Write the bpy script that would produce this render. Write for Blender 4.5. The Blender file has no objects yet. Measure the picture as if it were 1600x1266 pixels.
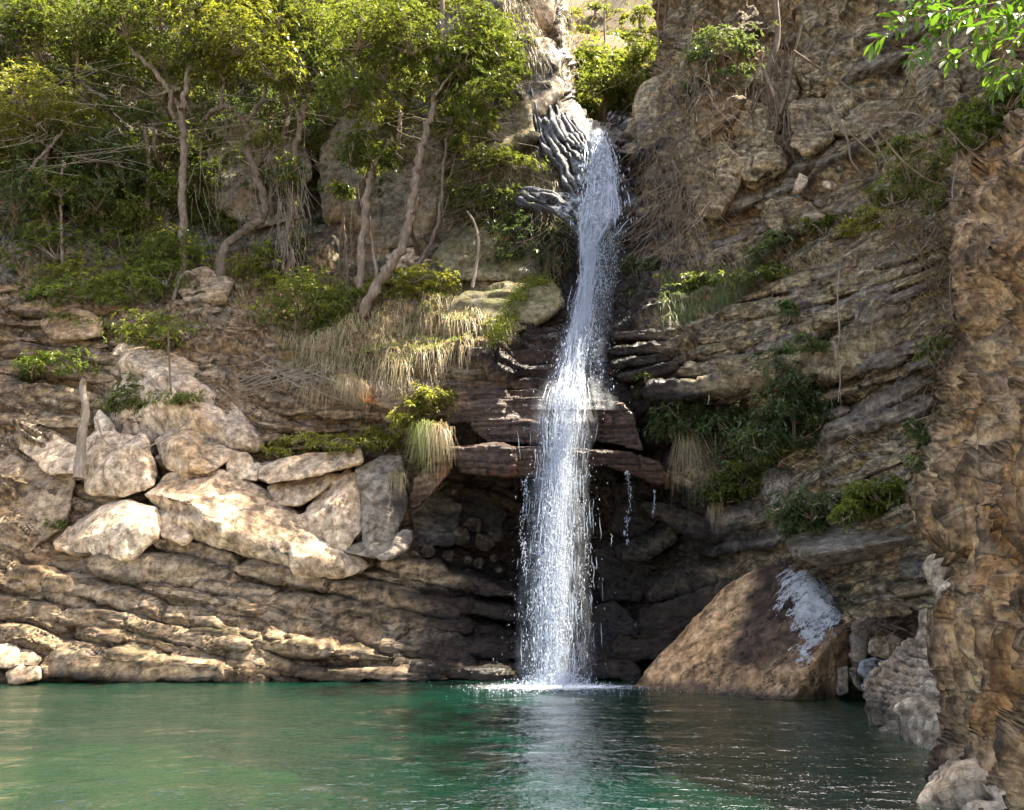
import bpy, bmesh, math, random
import numpy as np
from mathutils import Vector
random.seed(7)
rng = np.random.default_rng(11)
R = math.radians
S = bpy.context.scene
COL = S.collection

# ------------------------------------------------------------ camera, light
CAM = np.array([0.0, 0.0, 1.8])
FPX = 1230.0
PITCH = R(13.2)
cam_d = bpy.data.cameras.new('camera'); cam = bpy.data.objects.new('camera', cam_d); COL.objects.link(cam)
cam.location = CAM; cam.rotation_euler = (R(90) + PITCH, 0, 0)
cam_d.sensor_width = 36; cam_d.lens = 36 * FPX / 1600; cam_d.clip_end = 2000
S.camera = cam
SUN_EL, SUN_AZ = 64.0, 14.0          # azimuth: degrees from +x towards +y
W = bpy.data.worlds.new('World'); S.world = W; W.use_nodes = True
wn = W.node_tree.nodes; wl = W.node_tree.links
bgn = wn['Background']; sky = wn.new('ShaderNodeTexSky'); sky.sky_type = 'NISHITA'; sky.sun_disc = False; sky.dust_density = 4.0; sky.ozone_density = .4; sky.air_density = .8
sky.sun_elevation = R(SUN_EL); sky.sun_rotation = R(90 - SUN_AZ)
wl.new(sky.outputs[0], bgn.inputs[0]); bgn.inputs[1].default_value = 0.11
sd = bpy.data.lights.new('sun', 'SUN'); sd.energy = 5.0; sd.angle = R(0.5); sd.color = (1, .90, .73)
sun = bpy.data.objects.new('sun', sd); COL.objects.link(sun)
TOSUN = Vector((math.cos(R(SUN_EL)) * math.cos(R(SUN_AZ)), math.cos(R(SUN_EL)) * math.sin(R(SUN_AZ)), math.sin(R(SUN_EL))))
sun.rotation_euler = TOSUN.to_track_quat('Z', 'Y').to_euler()
S.view_settings.view_transform = 'Standard'; S.view_settings.look = 'None'
S.view_settings.exposure = 2.45; S.view_settings.gamma = 1; S.view_settings.use_curve_mapping = False

# ------------------------------------------------------------ helpers
CP, SP = math.cos(PITCH), math.sin(PITCH)
def at(px, py, Y):
    """world point on the photo ray (px,py) at distance Y"""
    px = np.asarray(px, float); py = np.asarray(py, float); Y = np.asarray(Y, float)
    u = (px - 800) / FPX; v = (633 - py) / FPX
    dy = CP - v * SP; dz = SP + v * CP
    k = Y / dy
    return np.stack(np.broadcast_arrays(CAM[0] + u * k, CAM[1] + dy * k, CAM[2] + dz * k), -1)
def ppm(Y, py=633):   # pixels per metre at distance Y
    v = (633 - py) / FPX
    return FPX * (CP - v * SP) / Y
def water_y(py):      # distance at which the ray row meets the water
    v = (633 - py) / FPX
    return -CAM[2] / (SP + v * CP) * (CP - v * SP)

def h32(a, b, c, s=0):
    a = a.astype(np.int64); b = b.astype(np.int64); c = c.astype(np.int64)
    x = (a * 73856093) ^ (b * 19349663) ^ (c * 83492791) ^ (s * 2654435761 & 0xffffffff)
    x &= 0xffffffff
    x = ((x ^ (x >> 16)) * 0x45d9f3b) & 0xffffffff
    x = ((x ^ (x >> 16)) * 0x45d9f3b) & 0xffffffff
    return (x ^ (x >> 16)) & 0xffffffff
def hf(a, b, c, s=0): return h32(a, b, c, s) / 4294967295.0
def vn(p, s=0):
    """smooth value noise -1..1"""
    i = np.floor(p); f = p - i; f = f * f * (3 - 2 * f)
    ix, iy, iz = i[:, 0], i[:, 1], i[:, 2]
    r = np.zeros(len(p))
    for dx in (0, 1):
        wx = f[:, 0] if dx else 1 - f[:, 0]
        for dy in (0, 1):
            wy = f[:, 1] if dy else 1 - f[:, 1]
            for dz in (0, 1):
                wz = f[:, 2] if dz else 1 - f[:, 2]
                r += wx * wy * wz * hf(ix + dx, iy + dy, iz + dz, s)
    return r * 2 - 1
def fbm(p, o=4, s=0, g=.5):
    a = 1; t = np.zeros(len(p)); n = 0
    for k in range(o):
        t += a * vn(p * 2.03 ** k + 17.3 * k, s + k); n += a; a *= g
    return t / n * 1.5
def ridged(p, o=4, s=0):
    a = 1; t = np.zeros(len(p)); n = 0
    for k in range(o):
        t += a * (1 - 2 * np.abs(vn(p * 2.1 ** k + 9.1 * k, s + k))); n += a; a *= .5
    return t / n
def facet(p, s=0, k=26.):
    """tilted-plane cells blended at their borders: returns (plane height, edge closeness 0..1, cell random)"""
    b = np.floor(p - .5)
    W = np.zeros(len(p)); H = np.zeros(len(p)); best = np.full(len(p), 9e9); sec = np.full(len(p), 9e9)
    for dx in (0, 1):
        for dy in (0, 1):
            for dz in (0, 1):
                cx, cy, cz = b[:, 0] + dx, b[:, 1] + dy, b[:, 2] + dz
                q = np.stack([cx + .2 + .6 * hf(cx, cy, cz, s), cy + .2 + .6 * hf(cx, cy, cz, s + 1), cz + .2 + .6 * hf(cx, cy, cz, s + 2)], -1)
                d = p - q; dd = (d * d).sum(1)
                h = d[:, 0] * (hf(cx, cy, cz, s + 4) * 2 - 1) + d[:, 1] * (hf(cx, cy, cz, s + 5) * 2 - 1) + d[:, 2] * (hf(cx, cy, cz, s + 6) * 2 - 1) + (hf(cx, cy, cz, s + 3) - .5) * .8
                w = np.exp(-k * dd); W += w; H += w * h
                m = dd < best
                sec = np.where(m, best, np.minimum(sec, dd)); best = np.where(m, dd, best)
    e = np.sqrt(sec) - np.sqrt(best)
    return H / np.maximum(W, 1e-12), 1 - np.clip(e / .12, 0, 1), best
def sst(a, b, x):
    t = np.clip((x - a) / (b - a), 0, 1); return t * t * (3 - 2 * t)
def strata(b, x, T, s=0, L=1.6):
    """b bedding coordinate, x coordinate along the bed"""
    o1 = np.zeros_like(b)
    u = b / T + 1.1 * vn(np.stack([b / T * .31, o1, o1], -1), s + 70)      # beds of uneven thickness
    i = np.floor(u); f = u - i
    z0 = np.zeros_like(i)
    ib = np.floor(x / L + hf(i, z0, z0, s) * 9)
    fx = x / L + hf(i, z0, z0, s) * 9 - ib
    r = hf(i, ib, z0, s + 1) * .65 + hf(i, z0, z0, s + 2) * .35
    e = np.minimum(f * 1.0, (1 - f) * 1.0); ex = np.minimum(fx, 1 - fx) * L / T
    k = sst(0, .16, e) * (0.1 + .9 * sst(0, .16, ex))
    return (r + .25 * (1 - f)) * k - .5 * (1 - k)

def finish(o, label=None, cat=None, group=None, kind=None):
    if label: o['label'] = label
    if cat: o['category'] = cat
    if group: o['group'] = group
    if kind: o['kind'] = kind
    return o
def empty(name, loc, label=None, cat=None, group=None, kind=None):
    o = bpy.data.objects.new(name, None); COL.objects.link(o); o.location = [float(c) for c in loc]
    o.empty_display_size = .2
    return finish(o, label, cat, group, kind)
ORG = {}
def mesh(name, V, F, mat, parent=None, org=None, smooth=True, attrs=None, fmat=None):
    """V (n,3) world coordinates, F (m,k) or list; becomes one object"""
    V = np.asarray(V, float)
    if org is None:
        if parent is not None: org = ORG.get(parent.name, (0, 0, 0))
        else: org = (V[:, 0].mean(), V[:, 1].mean(), V[:, 2].min())
    org = np.asarray(org, float)
    me = bpy.data.meshes.new(name)
    if isinstance(F, np.ndarray):
        k = F.shape[1]; m = len(F)
        me.vertices.add(len(V)); me.vertices.foreach_set('co', (V - org).astype(np.float32).ravel())
        me.loops.add(m * k); me.loops.foreach_set('vertex_index', F.astype(np.int32).ravel())
        me.polygons.add(m); me.polygons.foreach_set('loop_start', np.arange(0, m * k, k, dtype=np.int32))
        me.polygons.foreach_set('loop_total', np.full(m, k, np.int32))
    else:
        me.from_pydata((V - org).tolist(), [], F)
    me.update(calc_edges=True)
    if smooth: me.polygons.foreach_set('use_smooth', np.ones(len(me.polygons), bool))
    if attrs and 'wet' in attrs:
        c_ = lambda x: .5 + .32 * x
        attrs = dict(attrs, m_big=c_(fbm(V * .55, 4, 201)), m_stain=c_(fbm(V * np.array([.8, .8, .36]), 5, 211, .6)), m_lichen=c_(fbm(V * 2.3, 3, 221, .7)), m_moss=c_(fbm(V * 1.7, 3, 231, .7)))
    for nme, a in (attrs or {}).items():
        at_ = me.attributes.new(nme, 'FLOAT', 'POINT'); at_.data.foreach_set('value', np.asarray(a, np.float32))
    for mm in (mat if isinstance(mat, (list, tuple)) else [mat]): me.materials.append(mm)
    if fmat is not None: me.polygons.foreach_set('material_index', np.asarray(fmat, np.int32))
    me.validate()
    o = bpy.data.objects.new(name, me); COL.objects.link(o)
    if parent is not None: o.parent = parent; po = ORG.get(parent.name, np.zeros(3)); o.location = [float(c) for c in (org - po)]
    else: o.location = [float(c) for c in org]
    ORG[o.name] = org
    return o
def thing(name, loc, label, cat, group=None, kind=None):
    o = empty(name, loc, label, cat, group, kind); ORG[o.name] = np.asarray(loc, float); return o
def copyobj(o, loc=None, parent=None):
    c = o.copy(); COL.objects.link(c)
    c.parent = parent
    if loc is not None: c.location = loc
    return c

# ------------------------------------------------------------ rock attributes: wet and moss
def fallx(z):   # x of the falling water at height z
    return np.interp(z, [0, 6, 12, 16], [.95, 1.1, 1.9, 2.4])
def rock_attrs(V, N=None):
    x, y, z = V[:, 0], V[:, 1], V[:, 2]
    n = fbm(V * np.array([.3, .5, 1.9]) + [0, 0, 0], 3, 91) * 1.5 + .4 * fbm(V * 1.6, 3, 92)
    d = np.abs(x - fallx(z) - .25)
    w = np.interp(z, [-1, 1, 3.5, 7, 9, 12, 16, 18], [3.6, 3.3, 3.1, 2.3, 2.2, 1.9, 1.0, .2])
    wet = sst(.9, -.9, d - w - .3 + n * .9)
    wet = np.maximum(wet, sst(.35, .05, z + n * .12) * .75)      # a wet band at the waterline
    wet *= sst(-3, 1, y - 11) 
    return wet
# ------------------------------------------------------------ materials
class NT:
    def __init__(s, name):
        s.m = bpy.data.materials.new(name); s.m.use_nodes = True; s.t = s.m.node_tree; s.n = s.t.nodes; s.l = s.t.links
        s.b = s.n['Principled BSDF']; s.out = s.n['Material Output']
    def N(s, ty, **k):
        n = s.n.new('ShaderNode' + ty)
        for a, v in k.items(): setattr(n, a, v)
        return n
    def L(s, a, b): s.l.new(a, b)
    def noise(s, vec, sc, det=4, rough=.55, dist=0):
        n = s.N('TexNoise'); n.inputs['Scale'].default_value = sc; n.inputs['Detail'].default_value = det
        n.inputs['Roughness'].default_value = rough; n.inputs['Distortion'].default_value = dist
        s.L(vec, n.inputs['Vector']); return n.outputs[0]
    def ramp(s, f, st):
        r = s.N('ValToRGB'); e = r.color_ramp.elements
        while len(e) < len(st): e.new(.5)
        for k, (p, c) in enumerate(st):
            e[k].position = p; e[k].color = (*c, 1) if not isinstance(c, (int, float)) else (c, c, c, 1)
        s.L(f, r.inputs[0]); return r.outputs[0]
    def mix(s, f, a, b, mode='MIX'):
        n = s.N('Mix', data_type='RGBA', blend_type=mode)
        for v, i in ((f, 0), (a, 6), (b, 7)):
            if hasattr(v, 'links'): s.L(v, n.inputs[i])
            elif i == 0: n.inputs[0].default_value = v
            else: n.inputs[i].default_value = (*v, 1)
        return n.outputs[2]
    def math(s, op, a, b=0, c=0):
        n = s.N('Math', operation=op)
        for k, v in enumerate((a, b, c)):
            if hasattr(v, 'links'): s.L(v, n.inputs[k])
            else: n.inputs[k].default_value = v
        return n.outputs[0]
    def pos(s): return s.N('NewGeometry').outputs['Position']
    def mapped(s, vec, scale=(1, 1, 1), rot=(0, 0, 0)):
        if any(rot):
            r = s.N('Mapping'); r.inputs['Rotation'].default_value = rot; s.L(vec, r.inputs['Vector']); vec = r.outputs[0]
        n = s.N('Mapping'); n.inputs['Scale'].default_value = scale
        s.L(vec, n.inputs['Vector']); return n.outputs[0]
def rockmat(name, dark, mid, light, stain=(.22, .10, .03), stain_amt=.5, bed=(0, 0, 0), bedscale=(1, 1, 7), bump=.8, moss=.5, fleck=None, veins=0.0, wet_shade_mul=(.13, .12, .125), flake=0):
    t = NT(name); p = t.pos()
    wet = t.N('Attribute', attribute_name='wet').outputs['Fac']
    AT = lambda n: t.N('Attribute', attribute_name=n).outputs['Fac']
    big = AT('m_big')
    mb = t.mapped(p, bedscale, bed)
    lines = t.noise(mb, 1.3, 6, .66, .25)
    fine = t.noise(p, 5.5, 6, .75)
    f = t.math('ADD', t.math('MULTIPLY', lines, .6), t.math('MULTIPLY', big, .4))
    f = t.math('ADD', f, t.math('MULTIPLY', t.math('SUBTRACT', fine, .5), .4))
    c = t.ramp(f, [(.30, dark), (.47, mid), (.66, light)])
    st = t.ramp(AT('m_stain'), [(.5, 0.0), (.68, stain_amt)])
    c = t.mix(st, c, stain)
    # grey lichen patches
    li = t.ramp(AT('m_lichen'), [(.56, 0.0), (.64, .45)])
    c = t.mix(li, c, tuple(.6 * v + .4 * .26 for v in mid))
    # fine dark cracks
    v = t.N('TexVoronoi', feature='DISTANCE_TO_EDGE'); v.inputs['Scale'].default_value = 1.1
    wv = t.N('VectorMath', operation='ADD'); t.L(t.mapped(p, (1, 1, 1.7), (0, .5, 0)), wv.inputs[0])
    nn = t.N('TexNoise'); nn.inputs['Scale'].default_value = 2.2; nn.inputs['Detail'].default_value = 3; t.L(p, nn.inputs['Vector'])
    sc = t.N('VectorMath', operation='SCALE'); sc.inputs['Scale'].default_value = 1.1; t.L(nn.outputs['Color'], sc.inputs[0]); t.L(sc.outputs[0], wv.inputs[1])
    t.L(wv.outputs[0], v.inputs['Vector'])
    crk = t.ramp(v.outputs['Distance'], [(0.0, 1.0), (.014, 0.0)])
    crk = t.math('MULTIPLY', crk, t.ramp(AT('m_big'), [(.5, 0.0), (.7, .6)]))
    c = t.mix(crk, c, tuple(x * .3 for x in dark))
    c = t.mix(1.0, c, t.ramp(fine, [(.36, .48), (.5, 1.0), (.64, 1.4)]), 'MULTIPLY')
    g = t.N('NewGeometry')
    pt = t.ramp(g.outputs['Pointiness'], [(.44, .3), (.5, 1.0), (.57, 1.35)])  # hollows darkened, edges lightened: occlusion shading painted into the colour
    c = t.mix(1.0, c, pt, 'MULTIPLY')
    if veins:
        vv = t.ramp(t.noise(t.mapped(p, (1, 1, .6), (.3, .5, 0)), 1.6, 6, .75, 2.2), [(.485, 0.0), (.5, veins), (.515, 0.0)])
        c = t.mix(vv, c, (.55, .49, .40))
    if fleck:
        fk = t.ramp(t.noise(p, 5.5, 7, .8, .6), [(.55, 0.0), (.66, .8)])
        c = t.mix(fk, c, fleck)
    # moss on upward faces
    if moss:
        nz = t.N('SeparateXYZ'); t.L(g.outputs['Normal'], nz.inputs[0])
        ms = t.math('MULTIPLY', t.ramp(nz.outputs['Z'], [(.25, 0.0), (.75, 1.0)]), t.ramp(AT('m_moss'), [(.5, 0.0), (.62, moss)]))
        c = t.mix(ms, c, (.085, .095, .025))
    wc = t.mix(1.0, c, wet_shade_mul, 'MULTIPLY')  # wet darkening, deepened to paint in the deep shade of the cave
    c = t.mix(wet, c, wc)
    t.L(c, t.b.inputs['Base Color'])
    rg = t.math('SUBTRACT', .88, t.math('MULTIPLY', wet, t.ramp(fine, [(.35, .66), (.7, .4)])))
    t.L(rg, t.b.inputs['Roughness'])
    t.b.inputs['Specular IOR Level'].default_value = .35
    h = t.math('ADD', t.math('MULTIPLY', lines, .9), t.math('MULTIPLY', fine, .6))
    h = t.math('SUBTRACT', h, t.math('MULTIPLY', crk, .35))
    if flake:
        fv = t.N('TexVoronoi'); fv.inputs['Scale'].default_value = 5.5; fv.inputs['Detail'].default_value = 1.0; fw = t.N('VectorMath', operation='ADD')
        t.L(t.mapped(p, (1.3, 1.3, .55), (.1, .3, 0)), fw.inputs[0]); s2 = t.N('VectorMath', operation='SCALE'); s2.inputs['Scale'].default_value = .22; t.L(nn.outputs['Color'], s2.inputs[0]); t.L(s2.outputs[0], fw.inputs[1]); t.L(fw.outputs[0], fv.inputs['Vector'])
        h = t.math('ADD', h, t.math('MULTIPLY', fv.outputs['Distance'], flake))
        sp_ = t.N('SeparateColor'); t.L(fv.outputs['Color'], sp_.inputs[0])
        c2 = t.mix(1.0, c, t.ramp(sp_.outputs[0], [(0, .62), (1, 1.35)]), 'MULTIPLY'); t.L(c2, t.b.inputs['Base Color'])
    bm = t.N('Bump'); bm.inputs['Strength'].default_value = bump; bm.inputs['Distance'].default_value = .22
    t.L(h, bm.inputs['Height']); t.L(bm.outputs[0], t.b.inputs['Normal'])
    return t.m
DL, DR = R(-11), R(22)     # rotation about y that lays the bedding lines down to the right / up to the right
M = {}
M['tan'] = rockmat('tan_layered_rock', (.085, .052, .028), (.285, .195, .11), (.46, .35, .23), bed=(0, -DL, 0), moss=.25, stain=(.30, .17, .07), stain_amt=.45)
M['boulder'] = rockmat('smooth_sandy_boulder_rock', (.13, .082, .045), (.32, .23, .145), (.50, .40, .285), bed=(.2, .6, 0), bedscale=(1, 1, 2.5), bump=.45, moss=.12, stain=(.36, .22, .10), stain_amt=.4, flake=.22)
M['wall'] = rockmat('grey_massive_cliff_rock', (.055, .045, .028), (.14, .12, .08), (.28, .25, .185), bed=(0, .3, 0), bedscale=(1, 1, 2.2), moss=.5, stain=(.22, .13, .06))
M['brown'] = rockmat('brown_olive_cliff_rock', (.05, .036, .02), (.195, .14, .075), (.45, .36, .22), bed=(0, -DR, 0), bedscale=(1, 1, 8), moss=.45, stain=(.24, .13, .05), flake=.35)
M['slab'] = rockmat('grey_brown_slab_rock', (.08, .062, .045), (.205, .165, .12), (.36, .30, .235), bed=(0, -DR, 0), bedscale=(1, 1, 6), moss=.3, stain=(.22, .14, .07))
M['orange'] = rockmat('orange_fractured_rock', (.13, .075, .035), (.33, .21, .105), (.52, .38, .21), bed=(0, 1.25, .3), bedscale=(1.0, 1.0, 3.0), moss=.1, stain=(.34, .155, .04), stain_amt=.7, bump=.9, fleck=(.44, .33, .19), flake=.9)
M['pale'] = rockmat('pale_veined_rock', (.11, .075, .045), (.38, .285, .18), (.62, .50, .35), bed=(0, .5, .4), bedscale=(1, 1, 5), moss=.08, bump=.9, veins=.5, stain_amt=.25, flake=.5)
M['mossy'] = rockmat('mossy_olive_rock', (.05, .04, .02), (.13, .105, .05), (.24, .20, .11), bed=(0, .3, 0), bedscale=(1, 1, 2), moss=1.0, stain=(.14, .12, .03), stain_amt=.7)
M['rust'] = rockmat('rusty_wet_ledge_rock', (.06, .035, .018), (.19, .11, .06), (.32, .24, .17), bed=(0, 0, 0), moss=.1, stain=(.60, .20, .04), stain_amt=.95, wet_shade_mul=(.26, .22, .215))
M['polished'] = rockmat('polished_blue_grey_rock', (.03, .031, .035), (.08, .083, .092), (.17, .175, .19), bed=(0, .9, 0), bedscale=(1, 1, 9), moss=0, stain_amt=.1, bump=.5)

def simple(name, col, rough=.8, var=.35, sc=6, col2=None, trans=0, spec=.3):
    t = NT(name); p = t.pos()
    n = t.noise(p, sc, 5, .6)
    c2 = col2 or tuple(v * (1 - var) for v in col)
    c = t.mix(t.ramp(n, [(.35, 0.0), (.65, 1.0)]), c2, col)
    t.L(c, t.b.inputs['Base Color']); t.b.inputs['Roughness'].default_value = rough; t.b.inputs['Specular IOR Level'].default_value = spec
    return t
def leafmat(name, c1, c2, c3, trans=.45, rough=.45):
    """leaf: colour varies leaf to leaf, light shines through"""
    t = NT(name)
    a = t.N('Attribute', attribute_name='tone').outputs['Fac']
    n = t.noise(t.pos(), 1.1, 3)
    f = t.math('ADD', t.math('MULTIPLY', a, .7), t.math('MULTIPLY', n, .3))
    c = t.ramp(f, [(.15, c1), (.5, c2), (.88, c3)])
    t.L(c, t.b.inputs['Base Color']); t.b.inputs['Roughness'].default_value = rough; t.b.inputs['Specular IOR Level'].default_value = .4
    tr = t.N('BsdfTranslucent'); t.L(t.mix(1.0, c, (1.55, 1.55, .85), 'MULTIPLY'), tr.inputs['Color'])
    mx = t.N('MixShader'); mx.inputs[0].default_value = trans
    t.L(t.b.outputs[0], mx.inputs[1]); t.L(tr.outputs[0], mx.inputs[2]); t.L(mx.outputs[0], t.out.inputs['Surface'])
    return t.m
M['leaf'] = leafmat('green_leaf', (.045, .062, .014), (.095, .12, .024), (.18, .20, .045))
M['leaf_y'] = leafmat('yellow_green_leaf', (.075, .085, .014), (.15, .16, .026), (.25, .245, .055))
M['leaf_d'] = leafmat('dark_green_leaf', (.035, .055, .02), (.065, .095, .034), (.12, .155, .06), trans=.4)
M['leaf_b'] = leafmat('bright_green_leaf', (.065, .095, .018), (.12, .155, .028), (.20, .225, .05))
M['dry'] = leafmat('dry_grass', (.17, .12, .06), (.30, .23, .12), (.42, .35, .2), trans=.25)
M['grass'] = leafmat('green_grass', (.07, .10, .02), (.13, .165, .04), (.27, .25, .09), trans=.35)
def barkmat(name, a, b, c):
    t = NT(name); p = t.pos()
    n = t.noise(t.mapped(p, (1, 1, .25)), 16, 8, .7, .3); n2 = t.noise(p, 2.5, 4, .6)
    f = t.math('ADD', t.math('MULTIPLY', n, .65), t.math('MULTIPLY', n2, .35))
    t.L(t.ramp(f, [(.32, a), (.5, b), (.66, c)]), t.b.inputs['Base Color']); t.b.inputs['Roughness'].default_value = .9
    bm = t.N('Bump'); bm.inputs['Strength'].default_value = .8; bm.inputs['Distance'].default_value = .03
    t.L(n, bm.inputs['Height']); t.L(bm.outputs[0], t.b.inputs['Normal']); return t.m
M['bark'] = barkmat('pale_brown_bark', (.07, .048, .03), (.18, .13, .09), (.36, .29, .22))
M['bark_d'] = barkmat('dark_brown_bark', (.05, .035, .022), (.12, .085, .055), (.24, .19, .14))
M['twig'] = barkmat('dry_twig_bark', (.12, .09, .06), (.24, .19, .14), (.38, .33, .27))
M['root'] = barkmat('brown_root', (.07, .045, .03), (.16, .11, .07), (.28, .21, .15))
# ------------------------------------------------------------ cliff sheets
def tps(pts, qx, qy):
    P = np.array(pts, float); n = len(P); s = 500.
    X = P[:, :2] / s
    def U(r2): return np.where(r2 > 1e-12, .5 * r2 * np.log(np.maximum(r2, 1e-12)), 0)
    K = U(((X[:, None] - X[None]) ** 2).sum(-1)) + np.eye(n) * .004
    A = np.zeros((n + 3, n + 3)); A[:n, :n] = K; A[:n, n] = 1; A[:n, n + 1:] = X; A[n, :n] = 1; A[n + 1:, :n] = X.T
    w = np.linalg.solve(A, np.concatenate([P[:, 2], np.zeros(3)]))
    q = np.stack([qx.ravel(), qy.ravel()], -1) / s; out = np.zeros(len(q))
    for k in range(0, len(q), 40000):
        c = q[k:k + 40000]
        out[k:k + 40000] = U(((c[:, None] - X[None]) ** 2).sum(-1)) @ w[:n] + w[n] + c @ w[n + 1:]
    return out.reshape(qx.shape)
def gridF(nr, nc):
    i = np.arange(nr - 1)[:, None] * nc + np.arange(nc - 1)[None]
    i = i.ravel(); return np.stack([i, i + nc, i + nc + 1, i + 1], -1)
def normals(V, F, nv):
    n = np.cross(V[F[:, 2]] - V[F[:, 0]], V[F[:, 3 if F.shape[1] == 4 else 1]] - V[F[:, 1 if F.shape[1] == 4 else 0]])
    if F.shape[1] == 4: n = np.cross(V[F[:, 2]] - V[F[:, 0]], V[F[:, 3]] - V[F[:, 1]])
    else: n = np.cross(V[F[:, 1]] - V[F[:, 0]], V[F[:, 2]] - V[F[:, 0]])
    N = np.zeros((nv, 3))
    for k in range(F.shape[1]):
        for c in range(3): N[:, c] += np.bincount(F[:, k], n[:, c], nv)
    return N / np.maximum(np.linalg.norm(N, axis=1, keepdims=True), 1e-9)
def sheet(name, xs, ys, ctrl, mat, dispf, kind='structure', ymin=None, cut=None, cside=1, top=None):
    qx, qy = np.meshgrid(xs, ys)
    Y = tps(ctrl, qx, qy)
    if ymin is not None: Y = np.maximum(Y, ymin)
    gone = None
    if cut is not None:      # the gap at the top: the rock turns back round its edge and ends
        ed = np.interp(qy, [c[0] for c in cut], [c[1] for c in cut]); dd = (ed - qx) * cside
        ed2 = ed; t_ = np.clip((14 - dd) / 40, 0, 1) * (qy < cut[-1][0]) * np.clip((cut[-1][0] - qy) / 30, 0, 1)
        Y = Y + 5 * t_ ** 2; gone = ((dd < -26) & (qy < cut[-1][0])).ravel()
    V = at(qx, qy, Y).reshape(-1, 3); F = gridF(len(ys), len(xs))
    N = normals(V, F, len(V)); N[N[:, 1] > 0] *= -1 if N[:, 1].mean() > 0 else 1
    d = dispf(V, qx.ravel(), qy.ravel())
    N2 = N.copy(); N2[:, 2] *= .6; N2 /= np.linalg.norm(N2, axis=1, keepdims=True)
    if N2[:, 1].mean() > 0: N2 *= -1
    V = V + N2 * d[:, None]
    if top is not None: gone = gone | (qy < np.interp(qx, [c[0] for c in top], [c[1] for c in top])).ravel()
    if gone is not None: F = F[~gone[F].all(1)]
    o = mesh(name, V, F[:, ::-1].copy(), mat, attrs={'wet': rock_attrs(V)})
    o['kind'] = kind; o_F = F
    return o, (qx, qy, Y, V)

def dispL(V, px, py):
    x, z = V[:, 0], V[:, 2]
    wv = fbm(V * .35, 3, 5)
    low = sst(700, 860, py + 90 * wv) ; wallm = sst(430, 330, py + 40 * wv)
    mid = 1 - np.maximum(low, wallm)
    b = z + .22 * x + .35 * wv + .10 * fbm(V * 1.3, 3, 8)
    s1 = strata(b, x + wv, .42, 3, 2.2); s2 = strata(b + .1 * fbm(V * 2.2, 2, 9), x, .15, 13, 1.1)
    f1, e1, r1 = facet(V * np.array([.55, .55, .7]) + wv[:, None] * .4, 21)
    f2, e2, r2 = facet(V * 1.6 + 3, 31)
    st = np.clip(low + mid * .8 + .1, 0, 1) * (1 - wallm * .8)
    d = .42 * fbm(V * .28, 3, 1) + st * (.30 * s1 + .10 * s2)
    d += (1 - .7 * low) * (.42 * f1 - .16 * e1) + .12 * f2 - .05 * e2 * (1 - low)
    d += .05 * fbm(V * 2.8, 4, 41)
    # wall behind the trees: big smooth rounded blocks
    d += wallm * .25 * (1 - np.abs(fbm(V * .5 + 5, 2, 77)))
    return d
def dispR(V, px, py):
    x, z = V[:, 0], V[:, 2]
    wv = fbm(V * .35, 3, 55)
    dip = np.interp(x, [0, 3, 8], [.10, .33, .42])
    b = z - dip * x + .30 * wv + .10 * fbm(V * 1.3, 3, 8)
    up = sst(430, 330, py + 60 * wv + (px - 1200) * .12)
    s1 = strata(b, x + wv, .40, 43, 2.0); s2 = strata(b + .08 * fbm(V * 2.2, 2, 9), x, .13, 53, 1.2)
    f1, e1, r1 = facet(V * np.array([.6, .6, .6]) + wv[:, None] * .5, 61)
    f2, e2, r2 = facet(V * 1.5 + 3, 71)
    d = .40 * fbm(V * .28, 3, 2) + (1 - .75 * up) * (.26 * s1 + .07 * s2)
    d += (.25 + .75 * up) * (.55 * f1 - .2 * e1) + (.10 + .16 * up) * f2 - .05 * e2 * up
    d += .05 * fbm(V * 2.8, 4, 42)
    return d
LEFT = []
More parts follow.
